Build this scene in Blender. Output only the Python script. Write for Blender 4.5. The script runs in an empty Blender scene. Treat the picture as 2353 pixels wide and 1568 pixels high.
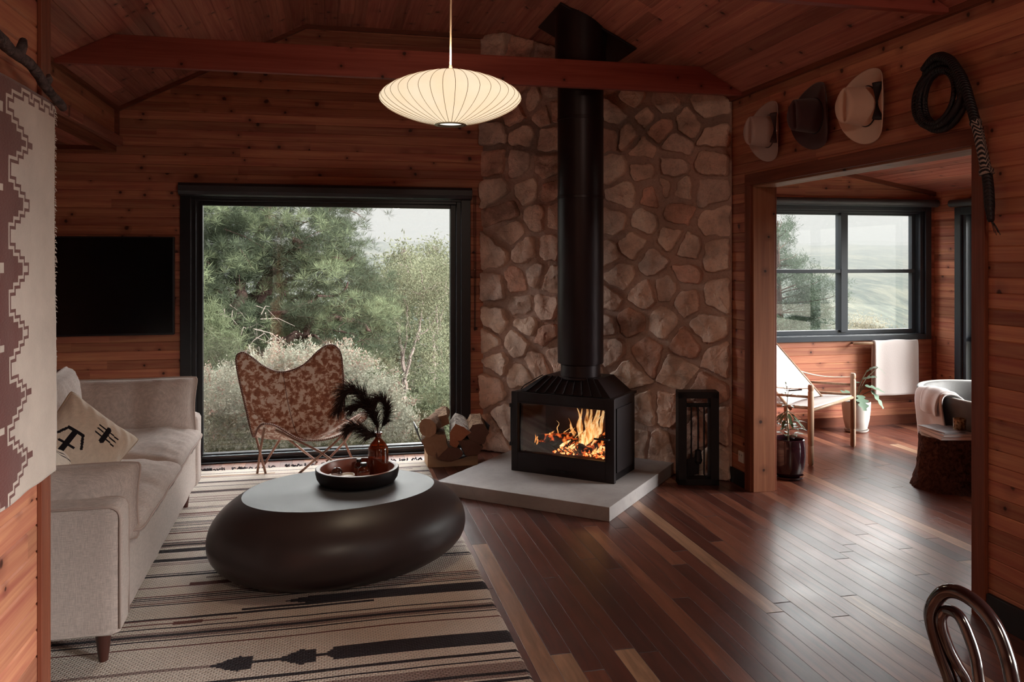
import bpy, math, random
import numpy as np
from mathutils import Vector, Matrix, noise
random.seed(7)
R = math.radians
PI = math.pi
sc = bpy.context.scene
COL = sc.collection

# ---------------------------------------------------------------- mesh helper
class MB:
    def __init__(s):
        s.v = []; s.f = []; s.m = []; s.c = None
    def add(s, vs, fs, m=0):
        o = len(s.v)
        s.v.extend([tuple(p) for p in vs])
        s.f.extend([tuple(i + o for i in f) for f in fs])
        s.m.extend([m] * len(fs))
    def box(s, x0, x1, y0, y1, z0, z1, m=0):
        s.add([(x0,y0,z0),(x1,y0,z0),(x1,y1,z0),(x0,y1,z0),(x0,y0,z1),(x1,y0,z1),(x1,y1,z1),(x0,y1,z1)],
              [(0,3,2,1),(4,5,6,7),(0,1,5,4),(1,2,6,5),(2,3,7,6),(3,0,4,7)], m)
    def obox(s, c, a, b, d, m=0):
        c, a, b, d = Vector(c), Vector(a), Vector(b), Vector(d)
        vs = [c+sx*a+sy*b+sz*d for sz in (-1,1) for sx,sy in ((-1,-1),(1,-1),(1,1),(-1,1))]
        s.add(vs, [(0,3,2,1),(4,5,6,7),(0,1,5,4),(1,2,6,5),(2,3,7,6),(3,0,4,7)], m)
    def prism(s, poly, off, m=0):
        """poly: 3D points, off: extrusion vector"""
        off = Vector(off); n = len(poly)
        vs = [Vector(p) for p in poly] + [Vector(p)+off for p in poly]
        fs = [tuple(range(n))[::-1], tuple(range(n, 2*n))] + [(i,(i+1)%n,n+(i+1)%n,n+i) for i in range(n)]
        s.add(vs, fs, m)
    def tube(s, pts, r, seg=8, cap=True, closed=False, flat=1.0, m=0):
        pts = [Vector(p) for p in pts]; n = len(pts)
        rs = r if isinstance(r, (list, tuple)) else [r]*n
        vs = []; prev = None
        for i, p in enumerate(pts):
            if closed: t = pts[(i+1)%n] - pts[i-1]
            else: t = pts[min(i+1,n-1)] - pts[max(i-1,0)]
            if t.length < 1e-9: t = Vector((0,0,1))
            t.normalize()
            if prev is None:
                a = Vector((0,0,1)) if abs(t.z) < .9 else Vector((1,0,0))
                x = t.cross(a).normalized()
            else:
                x = prev - t*prev.dot(t)
                if x.length < 1e-6: x = t.orthogonal()
                x.normalize()
            prev = x; y = t.cross(x)
            for k in range(seg):
                q = 2*PI*k/seg
                vs.append(p + (x*math.cos(q) + y*math.sin(q)*flat)*rs[i])
        fs = []
        for i in range(n if closed else n-1):
            j = (i+1) % n
            for k in range(seg):
                l = (k+1) % seg
                fs.append((i*seg+k, i*seg+l, j*seg+l, j*seg+k))
        if cap and not closed:
            fs.append(tuple(range(seg))[::-1]); fs.append(tuple((n-1)*seg+k for k in range(seg)))
        s.add(vs, fs, m)
    def lathe(s, prof, c=(0,0,0), seg=32, m=0, sx=1, sy=1, a0=0, cap=False):
        n = len(prof); vs = []
        for r, z in prof:
            for k in range(seg):
                q = 2*PI*k/seg + a0
                vs.append((c[0]+r*sx*math.cos(q), c[1]+r*sy*math.sin(q), c[2]+z))
        fs = [(i*seg+k, i*seg+(k+1)%seg, (i+1)*seg+(k+1)%seg, (i+1)*seg+k) for i in range(n-1) for k in range(seg)]
        if cap and prof[0][0] > 1e-6: fs.append(tuple(range(seg))[::-1])
        if cap and prof[-1][0] > 1e-6: fs.append(tuple((n-1)*seg+k for k in range(seg)))
        s.add(vs, fs, m)
    def grid(s, fn, nu, nv, cu=False, cv=False, m=0, mf=None):
        vs = [fn(i/(nu if cu else nu-1) if True else 0, j/(nv if cv else nv-1)) for j in range(nv) for i in range(nu)]
        fs = []; o = len(s.v)
        for j in range(nv if cv else nv-1):
            for i in range(nu if cu else nu-1):
                a, b = (i+1) % nu, (j+1) % nv
                fs.append((j*nu+i, j*nu+a, b*nu+a, b*nu+i))
        s.add(vs, fs, m)
        if mf:
            k = len(s.m)-len(fs)
            for q, f in enumerate(fs):
                i = f[0] % nu; j = f[0]//nu
                s.m[k+q] = mf((i+.5)/(nu-1), (j+.5)/(nv-1))
    def build(s, name, mat, parent=None, smooth=False, bevel=0, sub=0, auto=None, loc=None, solid=0, weld=False):
        me = bpy.data.meshes.new(name)
        me.from_pydata([tuple(p) for p in s.v], [], s.f)
        mats = mat if isinstance(mat, (list, tuple)) else [mat]
        for x in mats: me.materials.append(x)
        if len(mats) > 1: me.polygons.foreach_set('material_index', s.m)
        me.validate(); me.update()
        if smooth: me.polygons.foreach_set('use_smooth', [True]*len(me.polygons))
        if auto is not None:
            me.polygons.foreach_set('use_smooth', [True]*len(me.polygons))
            me.set_sharp_from_angle(angle=R(auto))
        o = bpy.data.objects.new(name, me); COL.objects.link(o)
        if loc: o.location = loc
        if weld:
            w = o.modifiers.new('w','WELD'); w.merge_threshold = 1e-4
        if solid:
            w = o.modifiers.new('s','SOLIDIFY'); w.thickness = solid; w.offset = 0
        if bevel:
            b = o.modifiers.new('b','BEVEL'); b.width = bevel; b.segments = 2; b.limit_method = 'ANGLE'; b.angle_limit = R(40)
        if sub:
            q = o.modifiers.new('q','SUBSURF'); q.levels = sub; q.render_levels = sub
        if parent: o.parent = parent
        return o

def tag(o, label=None, cat=None, group=None, kind=None):
    if label: o['label'] = label
    if cat: o['category'] = cat
    if group: o['group'] = group
    if kind: o['kind'] = kind
    return o
def empty(name, loc=(0,0,0), rz=0, label=None, cat=None, group=None):
    o = bpy.data.objects.new(name, None); COL.objects.link(o)
    o.location = loc; o.rotation_euler = (0,0,rz); o.empty_display_size = .1
    return tag(o, label, cat, group)
def struct(o, label=None):
    o['kind'] = 'structure'
    if label: o['label'] = label
    return o
def copy_tree(o, parent=None):
    c = o.copy(); COL.objects.link(c); c.parent = parent
    for ch in o.children: copy_tree(ch, c)
    return c
def bez(pts, n=8, closed=False):
    """Catmull-Rom through pts"""
    P = [Vector(p) for p in pts]; out = []; m = len(P)
    rng = range(m) if closed else range(m-1)
    for i in rng:
        if closed: a,b,c,d = P[i-1],P[i],P[(i+1)%m],P[(i+2)%m]
        else: a,b,c,d = P[max(i-1,0)],P[i],P[i+1],P[min(i+2,m-1)]
        for k in range(n):
            t = k/n
            out.append(.5*((2*b)+(c-a)*t+(2*a-5*b+4*c-d)*t*t+(3*b-a-3*c+d)*t**3))
    if not closed: out.append(P[-1])
    return out
def lerp(a, b, t): return a+(b-a)*t
def nz(x, y=0, z=0): return noise.noise(Vector((x,y,z)))

# ---------------------------------------------------------------- material helper
class NT:
    def __init__(s, name):
        s.mat = bpy.data.materials.new(name); s.mat.use_nodes = True
        s.t = s.mat.node_tree; s.t.nodes.clear()
        s.out = s.t.nodes.new('ShaderNodeOutputMaterial')
    def n(s, typ, ins=None, **kw):
        d = s.t.nodes.new(typ)
        for k, v in kw.items(): setattr(d, k, v)
        for k, v in (ins or {}).items():
            if isinstance(v, bpy.types.NodeSocket): s.t.links.new(v, d.inputs[k])
            elif v is not None:
                if isinstance(v, tuple) and len(v) == 3 and d.inputs[k].type == 'RGBA': v = v+(1,)
                d.inputs[k].default_value = v
        return d
    def math(s, op, a, b=None, c=None, clamp=False):
        d = s.n('ShaderNodeMath', {0:a}, operation=op, use_clamp=clamp)
        for i, v in ((1,b),(2,c)):
            if v is None: continue
            if isinstance(v, bpy.types.NodeSocket): s.t.links.new(v, d.inputs[i])
            else: d.inputs[i].default_value = v
        return d.outputs[0]
    def mix(s, f, a, b, blend='MIX'):
        d = s.n('ShaderNodeMix', None, data_type='RGBA', blend_type=blend)
        for i, v in ((0,f),(6,a),(7,b)):
            if isinstance(v, bpy.types.NodeSocket): s.t.links.new(v, d.inputs[i])
            else: d.inputs[i].default_value = v+(1,) if isinstance(v, tuple) and len(v)==3 else v
        return d.outputs[2]
    def ramp(s, f, stops, interp='LINEAR'):
        d = s.n('ShaderNodeValToRGB', {0:f}); r = d.color_ramp; r.interpolation = interp
        while len(r.elements) > 1: r.elements.remove(r.elements[-1])
        r.elements[0].position = stops[0][0]; r.elements[0].color = tuple(stops[0][1])+(1,)
        for p, c in stops[1:]:
            e = r.elements.new(p); e.color = tuple(c)+(1,)
        return d.outputs[0]
    def mr(s, v, a, b, c=0, d=1):
        return s.n('ShaderNodeMapRange', {0:v,1:a,2:b,3:c,4:d}).outputs[0]
    def obj(s):
        return s.n('ShaderNodeTexCoord').outputs['Object']
    def sep(s, v): return s.n('ShaderNodeSeparateXYZ', {0:v}).outputs
    def comb(s, x=0, y=0, z=0): return s.n('ShaderNodeCombineXYZ', {0:x,1:y,2:z}).outputs[0]
    def noise(s, vec, scale=5, detail=3, rough=.5, dist=0):
        return s.n('ShaderNodeTexNoise', {'Vector':vec,'Scale':scale,'Detail':detail,'Roughness':rough,'Distortion':dist}).outputs[0]
    def bump(s, h, strength=.3, dist=.01, nrm=None):
        return s.n('ShaderNodeBump', {'Height':h,'Strength':strength,'Distance':dist,'Normal':nrm}).outputs[0]
    def pbr(s, color=(.5,.5,.5), rough=.5, metal=0, normal=None, spec=.5, **kw):
        ins = {'Base Color':color,'Roughness':rough,'Metallic':metal,'Specular IOR Level':spec}
        if normal is not None: ins['Normal'] = normal
        ins.update(kw)
        d = s.n('ShaderNodeBsdfPrincipled', ins)
        s.t.links.new(d.outputs[0], s.out.inputs[0]); return d

def simple(name, color, rough=.5, metal=0, spec=.5, var=0, vscale=20, bump=0, bscale=60, coat=0, sheen=0):
    m = NT(name); c = color; nrm = None
    if var:
        f = m.noise(m.obj(), vscale, 3)
        c = m.mix(f, tuple(x*(1-var) for x in color), tuple(min(1,x*(1+var)) for x in color))
    if bump:
        nrm = m.bump(m.noise(m.obj(), bscale, 3), bump, .004)
    kw = {}
    if coat: kw['Coat Weight'] = coat; kw['Coat Roughness'] = .08
    if sheen: kw['Sheen Weight'] = sheen; kw['Sheen Roughness'] = .4
    m.pbr(c, rough, metal, nrm, spec, **kw)
    return m.mat

def pine(name, u=0, v=2, sp=.065, c1=(.42,.15,.07), c2=(.24,.07,.035), rough=.5, knots=True, spec=.25, flat=False, voff=0):
    """stained pine boards running along axis u and stacked along axis v"""
    m = NT(name); s = m.sep(m.obj()); U, V = s[u], s[v]; Wd = s[3-u-v]
    row = m.math('FLOOR', m.math('DIVIDE', m.math('ADD', V, voff), sp))
    r1 = m.n('ShaderNodeTexWhiteNoise', {'W':row}, noise_dimensions='1D').outputs[0]
    seg = m.math('FLOOR', m.math('ADD', m.math('MULTIPLY', U, .42), m.math('MULTIPLY', r1, 9.7)))
    if flat: seg = 0; row = 1.0
    rv = m.comb(row, seg, 3.3)
    rnd = m.n('ShaderNodeTexWhiteNoise', {'Vector':rv}, noise_dimensions='3D').outputs[0]
    vv = m.comb(m.math('ADD', m.math('MULTIPLY', U, .55), m.math('MULTIPLY', rnd, 40)), m.math('MULTIPLY', V, 14), m.math('ADD', m.math('MULTIPLY', Wd, 14), m.math('MULTIPLY', rnd, 13)))
    g = m.noise(vv, 2.2, 4, .6, .6)
    fine = m.noise(m.comb(m.math('MULTIPLY', U, 4), m.math('MULTIPLY', V, 160), m.math('MULTIPLY', Wd, 160)), 1, 2)
    col = m.ramp(g, [(.3,c2),(.5,tuple((a+b)/2 for a,b in zip(c1,c2))),(.68,c1)])
    col = m.mix(m.mr(fine,.35,.75,0,.35), col, c2)
    if knots:
        kv = m.n('ShaderNodeTexVoronoi', {'Vector':m.comb(m.math('ADD',U,m.math('MULTIPLY',rnd,20)), V, m.math('MULTIPLY',Wd,.2)),'Scale':5.2}, voronoi_dimensions='2D')
        gate = m.math('GREATER_THAN', m.sep(kv.outputs[1])[0], .38)
        ksz = m.mr(m.sep(kv.outputs[1])[1],0,1,.62,1.7)
        wob = m.math('ADD', m.math('MULTIPLY', kv.outputs[0], ksz), m.math('MULTIPLY', m.math('SUBTRACT', m.noise(m.obj(), 35, 2), .5), .07))
        halo = m.math('MULTIPLY', m.mr(wob,.05,.24,1,0), gate)
        core = m.math('MULTIPLY', m.mr(wob,.035,.065,1,0), gate)
        col = m.mix(m.math('MULTIPLY',halo,.55), col, tuple(x*.55 for x in c2))
        col = m.mix(m.math('MULTIPLY',core,.9), col, (.035,.012,.01))
    br = m.mr(rnd, 0, 1, .68, 1.22)
    col = m.mix(1.0, col, m.comb(br, br, br), 'MULTIPLY')
    nrm = m.bump(fine, .12, .002)
    m.pbr(col, m.mr(g,.3,.7,rough+.06,rough-.06), 0, nrm, spec)
    return m.mat

def metal(name, c, rough=.35): return simple(name, c, rough, 1, .5)
# ---------------------------------------------------------------- palette
WC1, WC2 = (.54,.250,.135), (.32,.095,.066)
M_wallx = pine('pine_wall_along_x', 0, 2, .065, WC1, WC2)
M_wally = pine('pine_wall_along_y', 1, 2, .065, WC1, WC2)
M_ceil = pine('pine_ceiling', 1, 0, .095, (.50,.205,.138), (.30,.088,.072))
M_beam = pine('pine_beam', 0, 2, .2, (.52,.150,.112), (.34,.080,.066), flat=True)
M_trimz = pine('pine_trim_upright', 2, 0, .3, (.33,.105,.055), (.19,.052,.03), knots=False, flat=True)
M_trimy = pine('pine_trim_along_y', 1, 2, .3, (.33,.105,.055), (.19,.052,.03), knots=False, flat=True)
M_trimx = pine('pine_trim_along_x', 0, 2, .3, (.33,.105,.055), (.19,.052,.03), knots=False, flat=True)
M_post = pine('pine_door_lining', 2, 0, .3, (.46,.19,.10), (.30,.105,.055), flat=True)
M_black = simple('black_painted_frame', (.012,.012,.016), .35, 0, .4, .2)
M_bathframe = simple('dark_blue_grey_painted_frame', (.022,.028,.038), .35, 0, .5)
M_skirt = simple('black_skirting', (.01,.009,.01), .6)

def floor_mat():
    m = NT('jarrah_floorboards'); s = m.sep(m.obj()); X, Y = s[0], s[1]
    w = .083
    q = m.math('DIVIDE', X, w); row = m.math('FLOOR', q)
    r1 = m.n('ShaderNodeTexWhiteNoise', {'W':row}, noise_dimensions='1D').outputs[0]
    sq = m.math('ADD', m.math('MULTIPLY', Y, .52), m.math('MULTIPLY', r1, 9.3)); seg = m.math('FLOOR', sq)
    rnd = m.n('ShaderNodeTexWhiteNoise', {'Vector':m.comb(row, seg, 1.7)}, noise_dimensions='3D').outputs[0]
    g = m.noise(m.comb(m.math('MULTIPLY', X, 11), m.math('ADD', m.math('MULTIPLY', Y, .9), m.math('MULTIPLY', rnd, 31)), m.math('MULTIPLY',rnd,9)), 2.6, 5, .62, .9)
    base = m.ramp(rnd, [(0,(.062,.017,.012)),(.3,(.105,.030,.019)),(.55,(.14,.042,.026)),(.75,(.185,.062,.036)),(.9,(.235,.088,.050)),(.955,(.36,.19,.115)),(1,(.42,.25,.155))])
    fac = m.mr(g,.3,.7,.55,1.3)
    col = m.mix(1.0, base, m.comb(fac,fac,fac), 'MULTIPLY')
    # joints
    fx = m.math('ABSOLUTE', m.math('SUBTRACT', m.math('FRACT', q), .5))
    fy = m.math('ABSOLUTE', m.math('SUBTRACT', m.math('FRACT', sq), .5))
    j = m.math('MAXIMUM', m.mr(fx,.478,.492), m.mr(fy,.4975,.4992))
    col = m.mix(m.math('MULTIPLY',j,.8), col, (.018,.006,.005))
    # slightly cupped boards and worn lacquer
    cup = m.math('MULTIPLY', fx, fx)
    h = m.math('SUBTRACT', m.math('MULTIPLY', cup, -.35), m.math('MULTIPLY', j, .6))
    nrm = m.bump(h, .22, .002)
    ro = m.mr(m.noise(m.obj(), 3.5, 3), .3, .75, .29, .36)
    ro = m.math('ADD', ro, m.math('MULTIPLY', j, .4))
    m.pbr(col, ro, 0, nrm, 1.0)
    return m.mat
M_floor = floor_mat()

# ---------------------------------------------------------------- board cladding
def siding(name, P0, U, V, N, ulim, v0, v1, sp, holes, mat, g=.0045, d=.004, back=.09, snap=0.0):
    P0, U, V, N = Vector(P0), Vector(U), Vector(V), Vector(N)
    b = MB(); k0 = math.floor((v0+snap)/sp)
    k = k0
    while k*sp-snap < v1:
        a, c = max(v0, k*sp-snap), min(v1, (k+1)*sp-snap); k += 1
        if c-a < .006: continue
        mid = (a+c)/2
        la, lc = ulim(a), ulim(c)
        cuts = sorted([(h[0], h[1]) for h in holes if h[2] < mid < h[3]])
        segs = []; start = None
        edges = [(la[0], lc[0])]
        for h in cuts: edges += [(h[0],h[0]), (h[1],h[1])]
        edges.append((la[1], lc[1]))
        for i in range(0, len(edges), 2):
            e0, e1 = edges[i], edges[i+1]
            if e1[0]-e0[0] < .002 and e1[1]-e0[1] < .002: continue
            segs.append((e0, e1))
        for e0, e1 in segs:
            P = lambda u, v, dep: P0+U*u+V*v-N*dep
            def lu(e, v): return lerp(e[0], e[1], (v-a)/(c-a))
            lv = [(a,d),(a+g,0),(c-g,0),(c,d)]
            vs = []
            for v, dep in lv: vs += [P(lu(e0,v),v,dep), P(lu(e1,v),v,dep)]
            b.add(vs, [(0,1,3,2),(2,3,5,4),(4,5,7,6)])
            # core behind the boards
            q = [P(lu(e0,a),a,d), P(lu(e1,a),a,d), P(lu(e1,c),c,d), P(lu(e0,c),c,d)]
            r = [p-N*back for p in q]
            b.add(q+r, [(4,5,6,7),(0,1,5,4),(1,2,6,5),(2,3,7,6),(3,0,4,7)])
    return struct(b.build(name, mat))

EZ, FZ = 2.60, 3.29            # eaves and flat part of the ceiling
XL, XR, XF0, XF1 = -1.49, 2.70, -.15, 1.36
YB, YR = 6.46, -1.9
SL = (FZ-EZ)/(XF0-XL)
def ceil_z(x):
    if x < XF0: return EZ+(x-XL)*SL
    if x > XF1: return EZ+(XR-x)*(FZ-EZ)/(XR-XF1)
    return FZ

# back wall: from the alcove wall to the right wall
ALC = -2.55
WIN = (-.985, 1.045, -.01, 1.995)     # rough opening of the picture window
def back_lim(z):
    if z <= 2.33: return (ALC-.1, XR+.1)
    if z <= EZ: return (XL-.08, XR+.1)
    return (XL+(z-EZ)/SL-.03, XR+.03-(z-EZ)*(XR-XF1)/(FZ-EZ))
siding('wall_back', (0,YB,0), (1,0,0), (0,0,1), (0,-1,0), back_lim, 0, FZ, .065, [WIN], M_wallx)
siding('wall_alcove', (ALC,0,0), (0,1,0), (0,0,1), (1,0,0), lambda z:(YR-.1,YB+.1), 0, 2.33, .065, [], M_wally)
siding('wall_bulkhead', (XL,0,0), (0,1,0), (0,0,1), (1,0,0), lambda z:(2.33,YB), 2.33, EZ+.05, .065, [], M_wally, back=.06)
# right wall with the wide doorway, windows of the part behind the camera
DY0, DY1, DZ = 3.02, 4.88, 1.98
RWIN = (-1.3, .85, .12, 2.1)
siding('wall_right', (XR,0,0), (0,1,0), (0,0,1), (-1,0,0), lambda z:(YR-.1,YB+.1), 0, EZ+.04, .065,
       [(DY0-.03,DY1+.03,-1,DZ+.02), RWIN], M_wally, back=.14)
# rear wall
siding('wall_rear', (0,YR,0), (1,0,0), (0,0,1), (0,1,0), lambda z: back_lim(z), 0, FZ, .065, [], M_wallx)
# near partition with the woven hanging
PX, PY = -.70, 2.30
siding('wall_left', (PX,0,0), (0,1,0), (0,0,1), (1,0,0), lambda z:(YR,PY), 0, 3.0, .065, [], M_wally, back=.085)
b = MB(); b.box(PX-.1,PX+.012,PY,PY+.022,0,3.0); b.box(PX,PX+.012,PY-.045,PY,0,3.0)
struct(b.build('trim_1', M_trimz, bevel=.002))

# ceilings
def ceiling(name, x0, z0, x1, z1, y0, y1, mat, sp=.095):
    a, c = Vector((x0,0,z0)), Vector((x1,0,z1)); L = (c-a).length; V = (c-a)/L
    N = Vector((0,1,0)).cross(V); 
    if N.z > 0: N = -N
    return siding(name, a, (0,1,0), V, N, lambda v:(y0-.09,y1+.09), -.03, L+.05, sp, [], mat, back=.06)
ceiling('ceiling', XL-.02, EZ-.01, XF0, FZ, YR, YB, M_ceil)
ceiling('ceiling_flat', XF0+.04, FZ, XF1-.06, FZ, YR, YB, M_ceil)
ceiling('ceiling_slope', XR+.02, EZ-.01, XF1, FZ, YR, YB, M_ceil)
ceiling('ceiling_alcove', ALC, 2.33, XL-.001, 2.33, YR, YB, M_ceil)
# roof skin above everything keeps daylight out
b = MB()
for (xa,za,xb,zb) in ((ALC-.3,2.45,XL-.1,2.75),(XL-.4,EZ-.05,XF0,FZ+.12),(XF0-.05,FZ+.12,XF1+.05,FZ+.12),(XF1,FZ+.12,XR+.12,EZ+.1)):
    b.prism([(xa,YR-.3,za),(xb,YR-.3,zb),(xb,YR-.3,zb+.06),(xa,YR-.3,za+.06)], (0,YB-YR+.5,0))
b.box(ALC-.3,XL-.05,YR-.3,YB+.2,2.42,2.48)
struct(b.build('roof', simple('roof_metal',(.2,.2,.2),.5)))
# scotia along the gable and the eaves
b = MB()
t = .03
for (xa,za,xb,zb) in ((XL,EZ,XF0,FZ),(XF0,FZ,XF1,FZ),(XF1,FZ,XR,EZ)):
    b.prism([(xa,YB-.03,za),(xb,YB-.03,zb),(xb,YB-.03,zb-t),(xa,YB-.03,za-t)], (0,.03,0))
b.box(XL,XL+.028,YB-.028,YB,2.33,EZ)
b.box(ALC,XL,YB-.012,YB,2.30,2.332)
struct(b.build('trim_2', M_trimx))
b = MB()
b.box(XL-.065,XL+.012,2.33,YB-.02,2.29,2.345)      # lower edge of the bulkhead
b.box(XR-.028,XR,YR,YB,EZ-.015,EZ+.02)
b.box(XL,XL+.028,2.33,YB,EZ-.01,EZ+.022)
struct(b.build('trim_3', M_trimy))

# tie beams
def beam(y, lab):
    b = MB(); z0, z1 = EZ-.005, 2.768
    xl = XL+(z1-EZ)/SL; xr = XR-(z1-EZ)*(XR-XF1)/(FZ-EZ)
    b.prism([(XL,y,z0),(XR,y,z0),(XR,y,EZ),(xr,y,z1),(xl,y,z1),(XL,y,EZ)], (0,.045,0))
    o = b.build('tie_beam', M_beam, bevel=.002)
    tag(o, lab, 'beam', 'tie beams under the ceiling'); o['kind'] = 'structure'
beam(4.99, 'reddish pine tie beam crossing in front of the stone chimney and flue')
beam(3.13, 'dark end of the nearer tie beam above the hats at the upper right')

# floor
b = MB(); b.box(ALC-.1,5.65,YR-.1,6.75,-.06,0)
struct(b.build('floor', M_floor))

# doorway lining and architraves
b = MB()
b.box(XR-.004,XR+.15,DY1,DY1+.035,0,DZ+.03)
b.box(XR-.004,XR+.15,DY0-.035,DY0,0,DZ+.03)
struct(b.build('trim_4', M_post, bevel=.002))
b = MB(); b.box(XR-.004,XR+.15,DY0,DY1,DZ,DZ+.03)
struct(b.build('trim_5', pine('pine_door_head', 1, 0, .3, (.50,.24,.14), (.36,.15,.08), flat=True), bevel=.002))
b = MB()
for x0, x1 in ((XR-.022,XR-.001),(XR+.149,XR+.17)):
    b.box(x0,x1,DY1+.012,DY1+.085,0,DZ+.012); b.box(x0,x1,DY0-.085,DY0-.012,0,DZ+.012)
struct(b.build('trim_6', M_trimz, bevel=.003))
b = MB()
for x0, x1 in ((XR-.022,XR-.001),(XR+.149,XR+.17)): b.box(x0,x1,DY0-.085,DY1+.085,DZ+.012,DZ+.085)
struct(b.build('trim_7', M_trimy, bevel=.003))
# skirtings
b = MB(); b.box(XR-.018,XR,YR,DY0-.09,0,.115); b.box(XR-.018,XR,DY1+.09,5.2,0,.10)
struct(b.build('baseboard_right', M_skirt, bevel=.003))
b = MB(); b.box(ALC,WIN[0]-.06,YB-.018,YB,0,.1)
struct(b.build('baseboard_back', M_skirt, bevel=.003))

# ---------------------------------------------------------------- glass
def glass_mat(name, rough=0, tint=(1,1,1)):
    m = NT(name)
    bf = m.n('ShaderNodeNewGeometry').outputs['Backfacing']
    fr = m.n('ShaderNodeFresnel', {'IOR':m.mr(bf,0,1,1.5,1/1.5)}).outputs[0]
    tr = m.n('ShaderNodeBsdfTransparent', {0:tint+(1,)})
    gl = m.n('ShaderNodeBsdfGlossy', {'Color':(1,1,1),'Roughness':rough})
    mx = m.n('ShaderNodeMixShader', {0:m.math('MULTIPLY',fr,1.2,clamp=True),1:tr.outputs[0],2:gl.outputs[0]})
    m.t.links.new(mx.outputs[0], m.out.inputs[0]); return m.mat
M_glass = glass_mat('window_glass', 0, (.97,.985,.98))

# picture window
def ring(b, x0,x1,z0,z1, w, y0,y1, wb=None, wt=None):
    wb = w if wb is None else wb; wt = w if wt is None else wt
    b.box(x0,x0+w,y0,y1,z0,z1); b.box(x1-w,x1,y0,y1,z0,z1)
    b.box(x0+w,x1-w,y0,y1,z0,z0+wb); b.box(x0+w,x1-w,y0,y1,z1-wt,z1)
w1 = struct(bpy.data.objects.new('window_1', None)); COL.objects.link(w1)
b = MB()
ring(b, -1.046,1.108,-.0,2.04,.075,YB-.03,YB+.0,.01)          # architrave
ring(b, -.99,1.05,0,1.995,.05,YB,YB+.16,.03)                   # reveal
ring(b, -.945,1.005,.03,1.96,.045,YB+.05,YB+.11,.03)
struct(b.build('window_frame', M_black, w1, bevel=.003))
b = MB(); b.box(-.90,.96,YB+.01,YB+.15,.03,.052); 
struct(b.build('window_sill', simple('grey_track',(.10,.115,.125),.22,.8), w1, bevel=.003))
b = MB(); b.box(-.90,.96,YB+.078,YB+.084,.055,1.92)
struct(b.build('window_pane', M_glass, w1))
# roller blind cassette
b = MB(); cas = [(YB-.03,1.975),(YB-.09,1.985),(YB-.1,2.01),(YB-.1,2.05),(YB-.085,2.07),(YB-.03,2.075)]
b.prism([(-1.05,y,z) for y,z in cas],(2.16,0,0))
o = b.build('roller_blind', simple('black_blind_cassette',(.03,.028,.034),.45), bevel=.002)
tag(o, 'black roller blind cassette above the large picture window', 'blind')
b = MB(); b.tube([(1.135,YB-.03,2.02),(1.137,YB-.03,1.5),(1.14,YB-.03,.95)],.0022,6); b.tube([(1.15,YB-.03,2.02),(1.15,YB-.03,1.4),(1.145,YB-.03,.95)],.0022,6)
b.build('pull_chain', M_black, o)

# windows behind the camera
def plain_window(name, axis, pos, a0,a1,z0,z1, out):
    w = struct(bpy.data.objects.new(name, None)); COL.objects.link(w)
    b = MB(); g = MB()
    def bx(B, u0,u1,d0,d1,za,zb):
        d0, d1 = sorted((pos+d0*out, pos+d1*out))
        if axis == 'y': B.box(u0,u1,d0,d1,za,zb)
        else: B.box(d0,d1,u0,u1,za,zb)
    for (u0,u1,za,zb) in ((a0-.05,a0+.04,z0-.05,z1+.05),(a1-.04,a1+.05,z0-.05,z1+.05),(a0+.04,a1-.04,z0-.05,z0+.04),(a0+.04,a1-.04,z1-.04,z1+.05),((a0+a1)/2-.03,(a0+a1)/2+.03,z0+.04,z1-.04)):
        bx(b,u0,u1,-.02,.15,za,zb)
    bx(g,a0+.03,a1-.03,.07,.076,z0+.03,z1-.03)
    struct(b.build('window_frame', M_black, w)); struct(g.build('window_pane', M_glass, w))
plain_window('window_4','x',XR,RWIN[0],RWIN[1],RWIN[2],RWIN[3],1)

# ---------------------------------------------------------------- bathroom shell
BX, BY, BY0 = 5.52, 6.65, 1.6
def bz(x): return 2.14+(BX-x)*.175
BW = (3.80, 5.43, .80, 2.0)
siding('wall_bath_back', (0,BY,0), (1,0,0), (0,0,1), (0,-1,0), lambda z:(XR+.1, BX+.1 if z<2.14 else BX-(z-2.14)/.175), 0, 2.62, .072, [BW], M_wallx)
SW = (3.20, 6.30, -.01, 1.96)
siding('wall_bath_right', (BX,0,0), (0,1,0), (0,0,1), (-1,0,0), lambda z:(BY0-.1,BY+.1), 0, 2.15, .072, [SW], M_wally)
siding('wall_bath_front', (0,BY0,0), (1,0,0), (0,0,1), (0,1,0), lambda z:(XR+.1, BX+.1 if z<2.14 else BX-(z-2.14)/.175), 0, 2.62, .072, [], M_wallx)
siding('wall_bath_left', (XR+.15,0,0), (0,1,0), (0,0,1), (1,0,0), lambda z:(BY0,BY), 0, 2.62, .072, [(DY0-.03,DY1+.03,-1,DZ+.02)], M_wally, back=.002)
ceiling('ceiling_bath', BX+.02, bz(BX+.02), XR+.14, bz(XR+.14), BY0, BY, M_ceil, .09)
b = MB(); b.prism([(XR+.1,BY0-.2,2.72),(BX+.2,BY0-.2,2.24),(BX+.2,BY0-.2,2.3),(XR+.1,BY0-.2,2.78)],(0,BY-BY0+.4,0))
struct(b.build('roof_bath', simple('roof_metal_bath',(.2,.2,.2),.5)))
b = MB()
b.prism([(XR+.15,BY-.025,bz(XR+.15)),(BX,BY-.025,2.14),(BX,BY-.025,2.105),(XR+.15,BY-.025,bz(XR+.15)-.035)],(0,.025,0))
b.box(XR+.15,BX,BY-.02,BY,0,.085); b.box(BX-.03,BX,BY-.03,BY,0,.8)
struct(b.build('trim_8', M_trimx))
w2 = struct(bpy.data.objects.new('window_2', None)); COL.objects.link(w2)
b = MB()
ring(b, 3.75,5.47,.775,2.02,.06,BY-.025,BY,.05)
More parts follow.
